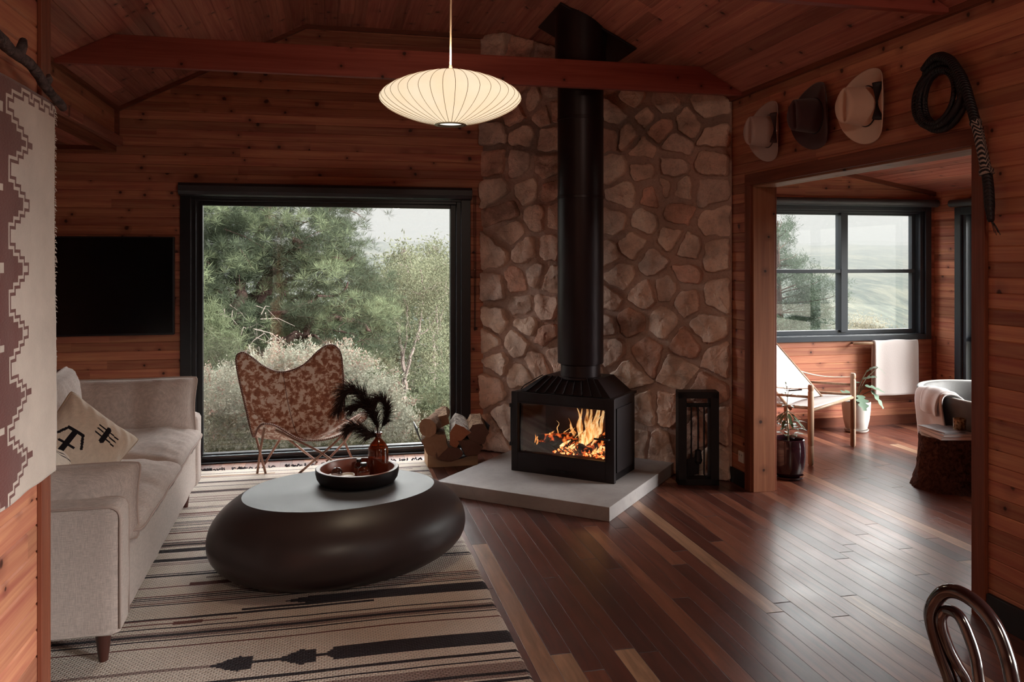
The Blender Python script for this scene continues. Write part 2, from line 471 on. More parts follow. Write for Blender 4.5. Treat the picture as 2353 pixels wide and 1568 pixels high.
ring(b, 3.80,5.42,.80,1.99,.05,BY,BY+.14,.03)
ring(b, 3.84,5.36,.83,1.96,.04,BY+.05,BY+.10)
b.box(4.565,4.635,BY+.03,BY+.12,.85,1.94); b.box(3.86,4.566,BY+.034,BY+.116,1.39,1.425); b.box(4.634,5.34,BY+.034,BY+.116,1.39,1.425)
struct(b.build('window_frame', M_bathframe, w2, bevel=.003))
b = MB(); b.box(3.87,5.34,BY+.072,BY+.078,.86,1.93)
struct(b.build('window_pane', M_glass, w2))
b = MB(); b.tube([(3.74,BY-.06,2.03),(5.50,BY-.06,2.03)],.035,16)
tag(b.build('roller_blind', simple('charcoal_blind_tube',(.05,.055,.065),.45), auto=30), 'charcoal roller blind tube above the four pane bathroom window','blind')
w3 = struct(bpy.data.objects.new('window_3', None)); COL.objects.link(w3)
b = MB()
def ringx(b, y0,y1,z0,z1,w,x0,x1):
    b.box(x0,x1,y0,y0+w,z0,z1); b.box(x0,x1,y1-w,y1,z0,z1); b.box(x0,x1,y0+w,y1-w,z0,z0+w); b.box(x0,x1,y0+w,y1-w,z1-w,z1)
ringx(b,3.13,6.37,0,1.98,.07,BX-.025,BX); ringx(b,3.20,6.30,0,1.96,.04,BX,BX+.16); ringx(b,3.24,6.26,.03,1.92,.05,BX+.08,BX+.14)
b.box(BX+.05,BX+.14,3.25,6.25,.78,.83); b.box(BX+.05,BX+.14,4.70,4.77,.05,1.92)
struct(b.build('window_frame', M_bathframe, w3, bevel=.003))
b = MB(); b.box(BX+.108,BX+.114,3.25,6.24,.06,1.9)
struct(b.build('window_pane', M_glass, w3))
b = MB(); b.tube([(BX-.045,3.1,2.015),(BX-.045,6.39,2.015)],.033,16)
tag(b.build('roller_blind', bpy.data.materials['charcoal_blind_tube'], auto=30), 'charcoal roller blind tube above the tall side window beside the bathtub','blind')
# ---------------------------------------------------------------- corner stone chimney
SA = Vector((1.213, 6.46, 0)); SU = Vector((.7529, -.6582, 0)); SN = Vector((.6582, .7529, 0))
def ST(a, d, z=0): return SA + SU*a - SN*d + Vector((0,0,z))     # a along the wall, d out into the room
SANG = math.atan2(SU.y, SU.x)
seeds = [(0.11,0.12),(1.84,0.13),(1.27,0.2),(1.46,0.17),(0.24,0.24),(1.69,0.27),(1.92,0.37),(1.33,0.44),(1.53,0.45),(0.07,0.5),(0.34,0.61),(1.8,0.62),(1.22,0.68),(0.13,0.71),(0.48,0.73),(1.61,0.73),(0.63,0.8),(1.88,0.82),(1.36,0.84),(1.1,0.85),(0.06,0.86),(0.31,0.86),(0.57,0.92),(1.67,0.92),(0.4,1.0),(0.11,1.03),(1.8,1.03),(1.06,1.04),(1.23,1.07),(1.49,1.07),(0.55,1.15),(0.35,1.16),(1.08,1.22),(1.66,1.23),(1.34,1.26),(1.87,1.27),(0.12,1.29),(1.51,1.31),(0.31,1.34),(0.6,1.36),(1.17,1.39),(0.48,1.4),(1.65,1.41),(1.41,1.5),(1.86,1.54),(1.07,1.56),(0.11,1.57),(0.39,1.57),(1.66,1.58),(0.59,1.61),(1.26,1.61),(1.55,1.66),(0.25,1.73),(1.85,1.77),(1.12,1.79),(1.35,1.79),(0.5,1.84),(0.64,1.84),(1.59,1.84),(0.19,1.87),(1.4,1.97),(1.81,1.97),(1.2,1.98),(1.62,2.0),(1.51,2.02),(0.6,2.03),(0.13,2.04),(0.43,2.05),(1.33,2.14),(1.57,2.16),(1.1,2.18),(1.83,2.18),(0.57,2.22),(0.32,2.25),(0.11,2.29),(1.33,2.3),(1.59,2.31),(1.85,2.36),(1.07,2.4),(1.23,2.41),(0.58,2.43),(1.46,2.44),(1.67,2.45),(0.38,2.48),(0.09,2.51),(1.37,2.52),(1.8,2.55),(1.13,2.56),(0.54,2.62),(1.49,2.62),(0.3,2.64),(0.65,2.64),(1.26,2.67),(0.44,2.73),(0.62,2.8),(0.33,2.84),(0.14,2.9),(0.57,3.08),(0.33,3.12),(0.09,3.16),
 (.1,2.7),(.8,.15),(1.02,.1),(.55,.2),(.42,.42),(.8,1.0),(.84,1.3),(.83,1.62),(.86,1.95),(.85,2.27),(.86,2.6),(.84,2.9),(.8,3.15),(1.1,2.85),(1.4,2.85),(1.62,2.8),(1.05,3.12),(.9,.65),(1.0,.4),(.72,.45)]
SZR = ceil_z(SA.x+SU.x*1.955)
outl = [(-.015,0),(1.955,0),(1.955,SZR),((XF1-SA.x)/SU.x,FZ),(-.015,FZ)]
def clip(poly, px, pz, nx, nz_):
    out = []
    for i in range(len(poly)):
        a, b = poly[i], poly[(i+1)%len(poly)]
        da = (a[0]-px)*nx+(a[1]-pz)*nz_; db = (b[0]-px)*nx+(b[1]-pz)*nz_
        if da <= 0: out.append(a)
        if (da < 0 < db) or (db < 0 < da):
            t = da/(da-db); out.append((lerp(a[0],b[0],t), lerp(a[1],b[1],t)))
    return out
b = MB(); rs = random.Random(4)
for i, (sx, sz) in enumerate(seeds):
    poly = outl[:]
    for j, (tx, tz) in enumerate(seeds):
        if i == j: continue
        dx, dz = tx-sx, tz-sz; L = math.hypot(dx, dz)
        if L > .7: continue
        L0 = L; w_ = rs.uniform(-.16,.16) if L < .34 else 0
        # mortar gap: pull the cut line towards the seed
        k = .5*L - rs.uniform(.006,.026)-abs(w_)*.045
        poly = clip(poly, sx+dx/L*k, sz+dz/L*k, dx/L*math.cos(w_)-dz/L*math.sin(w_), dz/L*math.cos(w_)+dx/L*math.sin(w_))
        if len(poly) < 3: break
    if len(poly) < 3: continue
    cx = sum(p[0] for p in poly)/len(poly); cz = sum(p[1] for p in poly)/len(poly)
    # round the corners once, then resample
    q = []
    for k in range(len(poly)):
        a, c = poly[k], poly[(k+1)%len(poly)]
        L = math.hypot(c[0]-a[0], c[1]-a[1])
        if L < .004: continue
        w = min(.2, .013/L)
        q += [(lerp(a[0],c[0],w),lerp(a[1],c[1],w)),(lerp(a[0],c[0],1-w),lerp(a[1],c[1],1-w))]
    if len(q) < 3: continue
    per = []
    tot = sum(math.hypot(q[k][0]-q[k-1][0], q[k][1]-q[k-1][1]) for k in range(len(q)))
    N_ = max(20, int(tot/.016)); st = tot/N_; acc = 0; pos = 0
    for k in range(len(q)):
        a, c = q[k-1], q[k]; L = math.hypot(c[0]-a[0], c[1]-a[1])
        while acc <= pos+L-1e-9:
            t = (acc-pos)/L if L else 0
            per.append((lerp(a[0],c[0],t), lerp(a[1],c[1],t))); acc += st
        pos += L
    n = len(per); h = rs.uniform(.014,.050); tx, tz = rs.uniform(-.16,.16), rs.uniform(-.16,.16); sd = i*3.7
    rings = [(1,-.012),(1.0,.35),(.98,.74),(.93,.95),(.78,1.0),(.6,1.0),(.38,1.0),(.16,1.0)]
    vs = []
    for s_, hh in rings:
        for (x, z) in per:
            jx = .013*nz(x*17+sd, z*17, 1)+.006*nz(x*45+sd,z*45,1) ; jz = .013*nz(x*17, z*17+sd, 5)+.006*nz(x*45,z*45+sd,5)
            X, Z = cx+(x-cx)*s_+jx, cz+(z-cz)*s_+jz
            d = h*hh + (tx*(X-cx)+tz*(Z-cz))*max(0,hh)
            d += (.020*nz(X*11+sd, Z*11, 2)+.012*abs(nz(X*26, Z*26+sd, 7)) )*max(0,hh) + .0035*nz(X*85, Z*85, sd)*max(0,hh)
            vs.append(ST(X, max(d,-.012) if hh < .2 else max(d,.008), max(Z,.002)))
    vs.append(ST(cx, h, cz))
    fs = [(r*n+k, r*n+(k+1)%n, (r+1)*n+(k+1)%n, (r+1)*n+k) for r in range(len(rings)-1) for k in range(n)]
    c0 = (len(rings)-1)*n
    fs += [(c0+k, c0+(k+1)%n, len(rings)*n) for k in range(n)]
    b.add(vs, fs, 1+rs.choice((0,0,1,1,2,3)))
# mortar bed filling the corner
b.prism([ST(-.0,0,0), ST(1.965,0,0), Vector((2.71,6.47,0))], (0,0,SZR), 0)
o3 = [ST(p[0],0,p[1]) for p in ((0,SZR-.3),(1.955,SZR-.3),(1.955,SZR+.02),((XF1-SA.x)/SU.x,FZ+.02),(0,FZ+.02))]
b.prism(o3, SN*.12, 0)
def stone(name, c, v=.25):
    m = NT(name); o = m.obj()
    n1 = m.noise(o, 4, 5, .6, .3); n2 = m.noise(o, 38, 5, .7)
    col = m.ramp(n1, [(.32,tuple(x*(1-v*1.3) for x in c)),(.5,c),(.68,tuple(min(1,x*(1+v)) for x in c))])
    col = m.mix(m.mr(n2,.52,.72,0,.45), col, tuple(x*.45 for x in c))
    nrm = m.bump(n2, 1, .014); nrm = m.bump(m.noise(o,120,3), .35, .003, nrm)
    m.pbr(col, .9, 0, nrm, .15); return m.mat
struct(b.build('wall_chimney', [stone('chimney_mortar',(.52,.37,.31),.12), stone('fieldstone_tan',(.72,.50,.40),.32), stone('fieldstone_beige',(.82,.61,.50),.3), stone('fieldstone_rust',(.66,.40,.31),.4), stone('fieldstone_grey',(.68,.51,.43),.34)], auto=38), 'irregular fieldstone chimney wall across the corner')

# hearth slab
M_conc = NT('concrete_hearth'); o_ = M_conc.obj(); n1 = M_conc.noise(o_, 2.2, 5, .6, .5); n2 = M_conc.noise(o_, 45, 4, .6)
cc = M_conc.ramp(n1, [(.3,(.27,.245,.24)),(.55,(.37,.34,.335)),(.75,(.44,.41,.40))]); cc = M_conc.mix(M_conc.mr(n2,.55,.8,0,.4), cc, (.2,.17,.165))
M_conc.pbr(cc, .62, 0, M_conc.bump(n2,.3,.002), .35)
b = MB(); D0 = 1.222
b.prism([ST(.374,.005,.0), ST(.374,D0,.0), ST(1.563,D0,.0), ST(1.563,.005,.0)], (0,0,.083))
tag(b.build('hearth_slab', M_conc.mat, bevel=.003), 'pale concrete hearth slab lying under the black wood stove', 'hearth')

# ---------------------------------------------------------------- wood stove
M_iron = simple('black_stove_iron', (.016,.010,.012), .48, .3, .45, .2, bump=.05)
M_iron2 = simple('matt_black_steel', (.010,.008,.010), .55, .2, .4)
M_liner = simple('sooty_firebrick', (.085,.045,.035), .85, 0, .1, .5, 9, .3, 30)
stove = empty('wood_stove', ST(1.033,.52,.083), SANG, 'black cast iron wood stove burning on the concrete hearth', 'stove')
F0, F1, HW, HT = -.225, .2, .372, .535
b = MB()
b.box(-HW+.02,-HW+.035,F0+.03,F1,.0,HT-.01); b.box(HW-.035,HW-.02,F0+.03,F1,.0,HT-.01)
b.box(-HW+.02,HW-.02,F1-.015,F1,.0,HT-.01); b.box(-HW+.02,HW-.02,F0+.03,F1,.0,.125)
b.box(-HW+.01,HW-.01,F0+.01,F1+.015,HT-.018,HT)
b.box(HW-.02,HW-.012,F0+.08,F1-.05,.05,HT-.07)
for k in range(7): b.box(-.2+k*.065,-.165+k*.065,F0+.028,F0+.031,.045,.06)
b.build('body', M_iron, stove, bevel=.003)
b = MB(); l = HW-.055
b.box(-l,-l+.015,F0+.04,F1-.02,.125,HT-.02); b.box(l-.015,l,F0+.04,F1-.02,.125,HT-.02); b.box(-l,l,F1-.04,F1-.02,.125,HT-.02); b.box(-l,l,F0+.04,F1-.02,.12,.13); b.box(-l,l,F0+.04,F1-.02,HT-.03,HT-.022)
b.build('firebox_lining', M_liner, stove)
b = MB(); gz0, gz1, gx0, gx1 = .135, .462, -HW+.05, HW-.062
b.box(-HW,gx0,F0,F0+.028,.0,HT); b.box(gx1,HW,F0,F0+.028,.0,HT); b.box(gx0,gx1,F0,F0+.028,0,gz0); b.box(gx0,gx1,F0,F0+.028,gz1,HT)
for (x0,x1,z0,z1) in ((gx0-.008,gx0,gz0-.008,gz1+.008),(gx1,gx1+.008,gz0-.008,gz1+.008),(gx0,gx1,gz0-.008,gz0),(gx0,gx1,gz1,gz1+.008)): b.box(x0,x1,F0-.006,F0,z0,z1)
door = b.build('door', M_iron, stove, bevel=.003)
b = MB(); b.box(gx0-.005,gx1+.005,F0+.016,F0+.020,gz0-.005,gz1+.005); b.build('door_glass', glass_mat('stove_glass',.05,(.86,.84,.82)), door)
b = MB(); b.tube([(-HW-.006,F0+.01,.17),(-HW-.006,F0+.01,.45)],.006,8)
for z in (.18,.44): b.box(-HW-.012,-HW+.01,F0-.004,F0+.02,z-.012,z+.012)
b.build('hinge', M_iron2, door)
b = MB(); b.tube([(HW-.03,F0-.002,.28),(HW-.03,F0-.03,.28),(HW-.07,F0-.045,.285),(HW-.12,F0-.045,.285)],.006,8); b.build('door_handle', M_iron2, door)
b = MB(); b.box(-.11,.11,F0-.004,F0,.02,.045); b.box(.0,.04,F0-.012,F0,.026,.038); b.build('air_slide', M_iron2, stove, bevel=.002)
# ribbed hood
b = MB(); zb, zt = HT, .635
bot = [(-.33,F0+.04),(.33,F0+.04),(.33,F1),(-.33,F1)]; top = [(-.2,-.085),(.2,-.085),(.2,F1),(-.2,F1)]
b.add([(x,y,zb) for x,y in bot]+[(x,y,zt) for x,y in top], [(3,2,1,0),(4,5,6,7),(0,1,5,4),(1,2,6,5),(2,3,7,6),(3,0,4,7)])
for k in range(9):
    u = k/8; x0 = lerp(-.27,.27,u); x1 = lerp(-.17,.17,u)
    P0, P1 = Vector((x0,F0+.04,zb)), Vector((x1,-.085,zt))
    d = (P1-P0); up = Vector((0,-.5,.5))*.016
    b.add([P0-Vector((.004,0,0)),P0+Vector((.004,0,0)),P1+Vector((.004,0,0)),P1-Vector((.004,0,0)),P0-Vector((.004,0,0))+up,P0+Vector((.004,0,0))+up,P1+Vector((.004,0,0))+up,P1-Vector((.004,0,0))+up],
          [(0,3,2,1),(4,5,6,7),(0,1,5,4),(1,2,6,5),(2,3,7,6),(3,0,4,7)])
b.tube([(-.33,F0+.06,zb+.008),(-.31,F0+.07,zb+.035),(-.235,-.07,zt-.01),(-.22,-.05,zt)],.004,6)
b.build('ribbed_hood', M_iron, stove, bevel=.002)
b = MB()
def thermo(): pass
# burning logs
M_char = NT('charred_log'); o_ = M_char.obj(); n1 = M_char.noise(o_, 40, 4)
M_char.pbr(M_char.mix(n1,(.01,.006,.005),(.05,.025,.018)), .9, 0, M_char.bump(n1,.8,.01), .2, **{'Emission Color':M_char.ramp(M_char.noise(o_,28,3),[(.55,(0,0,0)),(.63,(.9,.12,.02)),(.72,(1,.4,.08))]),'Emission Strength':1.1})
def fire_log(name_label, p0, p1, r, sd):
    b = MB(); pts = [Vector(p0).lerp(Vector(p1), k/8) for k in range(9)]
    b.tube([p+Vector((0,0,.006*nz(k*.7,sd))) for k,p in enumerate(pts)], [r*(1+.18*nz(k*.9,sd,3)) for k in range(9)], 10)
    o = b.build('burning_log', M_char.mat, None, smooth=False)
    o.location = stove.location; o.rotation_euler = stove.rotation_euler
    return tag(o, name_label, 'log', 'logs burning in the stove')
fire_log('charred log lying at the left of the fire, small flames on its end', (-.24,-.08,.20),(.02,.05,.215),.03,1)
fire_log('charred log under the flames, lying towards the stove glass', (-.08,.08,.165),(.13,-.13,.17),.028,2)
fire_log('glowing log leaning up at the right of the fire', (.12,-.05,.155),(.26,.08,.27),.034,3)
# grate bars
b = MB()
for k in range(5): b.tube([(-.06+k*.045,-.15,.148),(-.16+k*.045,-.04,.15),(-.16+k*.045,.06,.15)],.004,6)
b.tube([(.10,-.15,.15),(.10,-.15,.2),(.10,-.15,.215)],[.012,.008,.011],8)
b.build('fire_grate', M_iron2, stove)
# ember bed
M_emb = NT('glowing_embers'); o_ = M_emb.obj(); e1 = M_emb.noise(o_, 42, 4, .7)
M_emb.pbr((.03,.012,.01), .9, 0, M_emb.bump(e1,1,.01), .1, **{'Emission Color':M_emb.ramp(e1,[(.4,(.02,.002,0)),(.47,(.8,.1,.02)),(.55,(1,.36,.09)),(.66,(1,.75,.4))]),'Emission Strength':2.4})
b = MB(); rs = random.Random(2)
for k in range(190):
    x = rs.uniform(-.10,.28); y = rs.uniform(-.15,.12); r = rs.uniform(.004,.012); z = .132+.045*math.exp(-((x-.1)**2+(y)**2)/.012)*rs.random()+r*.6
    b.lathe([(0,-r),(r*.8,-r*.5),(r,.1*r),(r*.6,r*.7),(0,r)],(x,y,z),6,a0=rs.random())
tag(b.build('ember_bed', M_emb.mat, stove), kind='stuff')
# flames
M_fl = NT('wood_fire_flame'); o_ = M_fl.obj(); s = M_fl.sep(o_)
fn = M_fl.noise(M_fl.comb(M_fl.math('MULTIPLY',s[0],22),M_fl.math('MULTIPLY',s[1],22),M_fl.math('MULTIPLY',s[2],9)),1,4,.6,1.2)
hh = M_fl.mr(s[2],.14,.47)
fc = M_fl.ramp(fn,[(.3,(1,.20,.035)),(.48,(1,.42,.11)),(.62,(1,.72,.36)),(.8,(1,.9,.66))])
em = M_fl.n('ShaderNodeEmission',{0:fc,1:M_fl.mr(hh,0,1,2.4,1.15)}).outputs[0]
tr = M_fl.n('ShaderNodeBsdfTransparent').outputs[0]
al = M_fl.math('MULTIPLY',M_fl.mr(fn,.36,.58,.06,.80),M_fl.mr(hh,0,1.05,1,.55))
mx = M_fl.n('ShaderNodeMixShader',{0:al,1:tr,2:em}).outputs[0]; M_fl.t.links.new(mx, M_fl.out.inputs[0])
b = MB(); rs = random.Random(11)
def tongue(x, y, z0, h, w, lean, sd, tw=1.0):
    pts = []; rad = []
    for k in range(15):
        t = k/14
        pts.append((x+lean*t+.05*h/.3*nz(t*2.2,sd,1)*t*2, y+.04*nz(t*2,sd,9), z0+h*t))
        rad.append(max(.0006, w*(math.sin(PI*min(1,.18+t*.82))**.8)*(1-.55*t)*(1+.35*nz(t*5,sd,4))))
    q_ = MB(); q_.tube(pts, rad, 11, flat=.3); q_.build('flame', M_fl.mat, stove, smooth=True)
for x,y,z0,h,w,l in ((.10,.0,.155,.32,.046,.07),(.08,.05,.155,.30,.050,-.02),(.13,-.03,.15,.27,.036,.09),(.04,.02,.165,.27,.036,-.05),(.02,.06,.175,.25,.034,.01),(-.01,.03,.18,.16,.022,-.04),(.10,.08,.2,.28,.06,.05),(.06,-.02,.155,.22,.034,.08),
                     (.16,.06,.25,.22,.03,.05),(.24,.07,.30,.17,.036,.03),(.29,.03,.29,.17,.03,.01),(.20,.09,.36,.11,.045,.07),(.26,.02,.2,.14,.02,.03),(.28,.06,.22,.20,.026,.0),
                     (-.24,-.10,.165,.06,.012,.0),(-.265,-.08,.17,.07,.010,.01),(-.23,-.06,.18,.05,.008,-.01),(-.13,0,.23,.09,.008,-.01),(-.10,.02,.23,.05,.010,.06),(-.17,-.05,.23,.03,.008,.04),(-.07,.03,.22,.06,.012,.06),
                     (-.08,-.05,.16,.05,.014,.07),(-.05,0,.18,.06,.013,.08),(-.02,.02,.19,.08,.016,.08),(.02,-.03,.17,.07,.016,.07),(.05,-.06,.15,.07,.018,.05),(.0,-.07,.15,.05,.015,.06),(-.03,-.07,.15,.045,.013,.06),(.09,-.09,.145,.07,.02,.03),(.08,.0,.16,.14,.04,.0),(.16,-.09,.14,.05,.014,.04),(.2,-.07,.15,.06,.014,.03)):
    tongue(x,y,z0,h,w,l,rs.random()*50)
# flue
fl = empty('stove_flue', ST(1.061,.494,.083+.62), 0, 'tall black cylindrical flue rising from the stove to the ceiling', 'flue')
fz = fl.location.z
M_flue = simple('black_flue_steel', (.022,.013,.015), .38, .55, .5, .15, 6)
b = MB(); b.lathe([(.135,0),(.135,.095),(.14,.1),(.14,.12)],seg=48); b.lathe([(.14,.0),(.15,.004),(.15,.016),(.14,.02)],seg=48); b.build('collar', M_flue, fl, auto=40)
b = MB(); top = 3.2-fz
b.lathe([(.140,.105),(.154,.105),(.156,.11),(.156,top),(.15,top)],seg=64); b.build('outer_pipe', M_flue, fl, auto=40)
for z in (1.32-fz+.6,2.45-fz):
    b = MB(); b.lathe([(.156,z),(.1585,z+.002),(.1585,z+.02),(.156,z+.022)],seg=64); b.build('joint_band', M_flue, fl, auto=40)
fx, fy = fl.location.x, fl.location.y
b = MB(); b.lathe([(.156,2.74-fz),(.174,2.74-fz),(.174,top+.02),(.156,top+.02)],seg=64); b.build('ceiling_sleeve', M_flue, fl, auto=40)
sx_ = Vector((1,0,-(FZ-EZ)/(XR-XF1))).normalized(); sy_ = Vector((0,1,0)); sn_ = sy_.cross(sx_)
cpl = Vector((1.77-fx,5.54-fy,ceil_z(1.77)-fz))
q = Matrix.Identity(3)
b = MB(); b.obox(cpl-Vector((0,0,.012)), (q@sx_)*.30, (q@sy_)*.29, sn_*.006); b.build('ceiling_plate', M_flue, fl, bevel=.002)

# fire tool stand
b = MB(); ts = empty('fire_tool_stand', (2.44,5.17,0), R(-14), 'black steel fire tool stand standing beside the stone chimney', 'fire tools')
b.box(-.135,-.08,-.055,.055,0,.62); b.box(.08,.135,-.055,.055,0,.62); b.box(-.135,.135,-.055,.055,.58,.625); b.box(-.135,.135,-.055,.055,0,.04)
b.box(-.08,.08,-.012,.012,.515,.54)
ts_f = b.build('frame', M_iron2, ts, bevel=.002)
for k, x in enumerate((-.045,0,.04)):
    b = MB(); z1 = (.17,.24,.07)[k]
    b.tube([(x,-.02,.525),(x,-.03,.50),(x,-.03,z1)],.0055,8)
    if k == 0:
        b.add([(x-.03,-.045,z1),(x+.05,-.045,z1+.02),(x+.05,-.03,z1-.1),(x-.03,-.03,z1-.12),(x-.03,-.03,z1),(x+.05,-.03,z1+.02),(x+.05,-.015,z1-.1),(x-.03,-.015,z1-.12)],[(0,1,2,3),(4,7,6,5),(0,3,7,4),(1,5,6,2),(0,4,5,1),(3,2,6,7)])
    if k == 1: b.lathe([(0,-.0),(.02,-.01),(.028,-.08),(.02,-.1),(0,-.1)],(x,-.03,z1),12)
    if k == 2: b.tube([(x,-.03,z1),(x+.01,-.03,z1-.02),(x+.025,-.03,z1-.01)],.005,8)
    b.build(('ash_shovel','hearth_brush','poker')[k], M_iron2, ts)

# log holder and firewood
lh = empty('log_holder', (.90,5.95,0), 0, 'half round black steel log holder on a timber base by the window', 'log holder')
b = MB(); rr = .268; cz = .325; arc = [R(a) for a in np.linspace(-174,-6,41)]
def arcg(t, j): pass
vs = []; 
for a in arc:
    for r_, y in ((rr,0),(rr,.26),(rr-.006,.26),(rr-.006,0)): vs.append((r_*math.cos(a), y, cz+r_*math.sin(a)))
fs = [(i*4+k,(i+1)*4+k,(i+1)*4+(k+1)%4,i*4+(k+1)%4) for i in range(40) for k in range(4)]+[(0,1,2,3),(160,163,162,161)]
b.add(vs, fs)
b.build('curved_tray', simple('blackened_steel',(.02,.02,.028),.4,.5), lh, auto=40)
b = MB(); pts = [(-.185,0,0),(.185,0,0)]+[(x,0,cz-math.sqrt((rr+.001)**2-x*x)) for x in np.linspace(.185,-.185,17)]
b.prism([(p[0],p[1]+.035,p[2]) for p in pts], (0,.2,0)); b.build('timber_base', simple('pale_timber_block',(.42,.25,.15),.6,0,.3,.12,6), lh)
def bark(name, c1, c2): 
    m = NT(name); o = m.obj(); n1 = m.noise(o, 30, 5, .7, 1); m.pbr(m.ramp(n1,[(.35,c1),(.6,c2)]), .95, 0, m.bump(n1,1,.012), .1); return m.mat
def cutend(name, c1, c2):
    m = NT(name); o = m.obj(); n1 = m.noise(o, 14, 5, .6, 2); m.pbr(m.mix(n1,c1,c2), .85, 0, m.bump(m.noise(o,60,3),.3,.002), .15); return m.mat
B1 = bark('brown_bark',(.07,.035,.025),(.30,.19,.13)); B2 = bark('pale_grey_bark',(.12,.09,.08),(.62,.55,.50)); B3 = bark('rough_brown_bark',(.09,.05,.035),(.42,.27,.18))
C1 = cutend('brown_cut_end',(.20,.095,.055),(.33,.18,.11)); C2 = cutend('dark_cut_end',(.10,.045,.035),(.17,.085,.06)); C3 = cutend('red_cut_end',(.30,.095,.05),(.42,.17,.09))
def firewood(sec, c, ax, L, mats, lab, sd, taper=1.0, knob=0):
    """sec: 2D section; axis goes from the front end into the pile"""
    b = MB(); n0 = len(sec); per = []
    for k in range(n0):
        a, d = sec[k], sec[(k+1)%n0]
        m_ = max(2, int(math.hypot(a[0]-d[0],a[1]-d[1])/.014))
        per += [(lerp(a[0],d[0],t/m_), lerp(a[1],d[1],t/m_)) for t in range(m_)]
    n = len(per); A = Vector(ax).normalized(); S = A.cross(Vector((0,0,1))).normalized()*1; T = S.cross(A)
    vs = []; K = 12
    for j in range(K):
        t = j/(K-1); sc_ = lerp(1,taper,t)
        for (x,z) in per:
            g = 1+.10*nz(x*25+sd, z*25, t*4)
            vs.append(Vector(c)+A*L*t+(S*x*g+T*z*g)*sc_+Vector((0,0,knob*t*t)))
    fs = [(j*n+k, j*n+(k+1)%n, (j+1)*n+(k+1)%n, (j+1)*n+k) for j in range(K-1) for k in range(n)]
    b.add(vs, fs, 0); b.add(vs[:n], [tuple(range(n))[::-1]], 1); b.add(vs[-n:], [tuple(range(n))], 1)
    o = b.build('firewood_log', mats, loc=None, auto=50); return tag(o, lab, 'log', 'firewood logs in the half round holder')
circ = lambda rx, rz, n=14, a0=0: [(rx*math.cos(2*PI*k/n+a0), rz*math.sin(2*PI*k/n+a0)) for k in range(n)]
yF = 5.93
def LP(x, z): return (.90+x, yF, z)
firewood(circ(.068,.068), LP(-.192,.300), (.46,.85,.05), .34, [B1,C1], 'round barked log on top of the stack, bent up towards the window frame', 1, .72, .035)
firewood([(-.10,.03),(-.03,.085),(.07,.07),(.09,-.02),(.02,-.09),(-.06,-.07)], LP(-.135,.175), (.10,1,.02), .27, [B1,C1], 'split log under the round bent log at the left of the holder', 2)
firewood([(-.065,.02),(-.02,.09),(.045,.06),(.09,.02),(.02,-.04),(-.015,-.10),(-.06,-.07)], LP(.03,.235), (.14,1,.13), .30, [B2,C3], 'split log with pale grey bark and red cut face, top middle', 3, .85)
firewood([(-.07,.0),(-.03,.075),(.05,.08),(.09,.01),(.055,-.07),(-.02,-.08)], LP(.165,.235), (.10,1,.12), .28, [B3,C2], 'dark split log with rough brown bark, top right of the holder', 4, .9)
firewood(circ(.10,.050,14), LP(-.035,.103), (0,1,0), .26, [B1,C2], 'flat oval log end lying at the bottom of the holder', 5)
firewood([(-.085,.05),(.0,.055),(.10,.0),(.06,-.06),(-.03,-.06)], LP(.115,.145), (.02,1,.02), .26, [B1,C2], 'dark split log wedged below the rough barked one', 6)
firewood([(-.05,.03),(.03,.05),(.05,-.02),(-.02,-.05)], (.90-.07,6.02,.325), (.1,1,.12), .2, [B3,C1], 'short log behind the gap between the two upper logs', 7)
# ---------------------------------------------------------------- pendant lamp
pl = empty('pendant_lamp', (.55,3.73,2.24), 0, 'glowing cream saucer pendant lamp with thin vertical ribs hanging from the ceiling', 'lamp')
def shade_r(t):  # t -1..1
    return .322*(1-abs(t)**1.75)**.72
prof = [(-.036,)]
HZ = .128
tmax = .926
pr = []
for k in range(41):
    t = -math.cos(PI*k/40)*tmax
    pr.append((shade_r(t), HZ*t))
b = MB(); NR = 38; seg = NR*6; vs = []
for r, z in pr:
    for k in range(seg):
        q = 2*PI*k/seg; w = abs(math.sin(q*NR/2))
        rr = r - .0035*(1-w)*(r/.32) if r > .04 else r
        vs.append((rr*math.cos(q), rr*math.sin(q), z))
fs = [(i*seg+k,i*seg+(k+1)%seg,(i+1)*seg+(k+1)%seg,(i+1)*seg+k) for i in range(40) for k in range(seg)]
b.add(vs, fs)
m = NT('lit_lamp_shade'); s = m.sep(m.obj())
ec = m.ramp(m.mr(m.n('ShaderNodeTexNoise',{'Vector':m.obj(),'Scale':7.0}).outputs[0],.3,.7),[(0,(1,.80,.53)),(1,(1,.85,.62))])
m.pbr((.8,.74,.6), .6, 0, None, .2, **{'Emission Color':ec,'Emission Strength':.90})
b.build('lamp_shade', m.mat, pl, smooth=True)
b = MB()
for k in range(NR):
    q = 2*PI*k/NR
    b.tube([((r+.0005)*math.cos(q),(r+.0005)*math.sin(q),z) for r,z in pr[1:-1]], .0011, 4, cap=False)
b.build('shade_ribs', simple('rib_wire_under_shade',(.36,.24,.14),.6), pl)
b = MB(); b.lathe([(.056,-.112),(.072,-.117),(.074,-.122),(.060,-.124),(.056,-.118)],seg=56); b.build('metal_ring', simple('dull_brass_ring',(.25,.2,.14),.35,.9), pl, auto=40)
b = MB(); b.lathe([(.0,.112),(.074,.116),(.074,.121),(.01,.128),(.006,.15),(0,.15)],seg=40); b.build('cord_collar', bpy.data.materials['dull_brass_ring'], pl, auto=40)
b = MB(); b.lathe([(0,-.114),(.057,-.114),(.057,-.111),(0,-.111)],seg=40)
m = NT('bright_lamp_diffuser'); m.pbr((.9,.88,.8),.5,**{'Emission Color':(1,.95,.85,1),'Emission Strength':1.2}); b.build('diffuser', m.mat, pl)
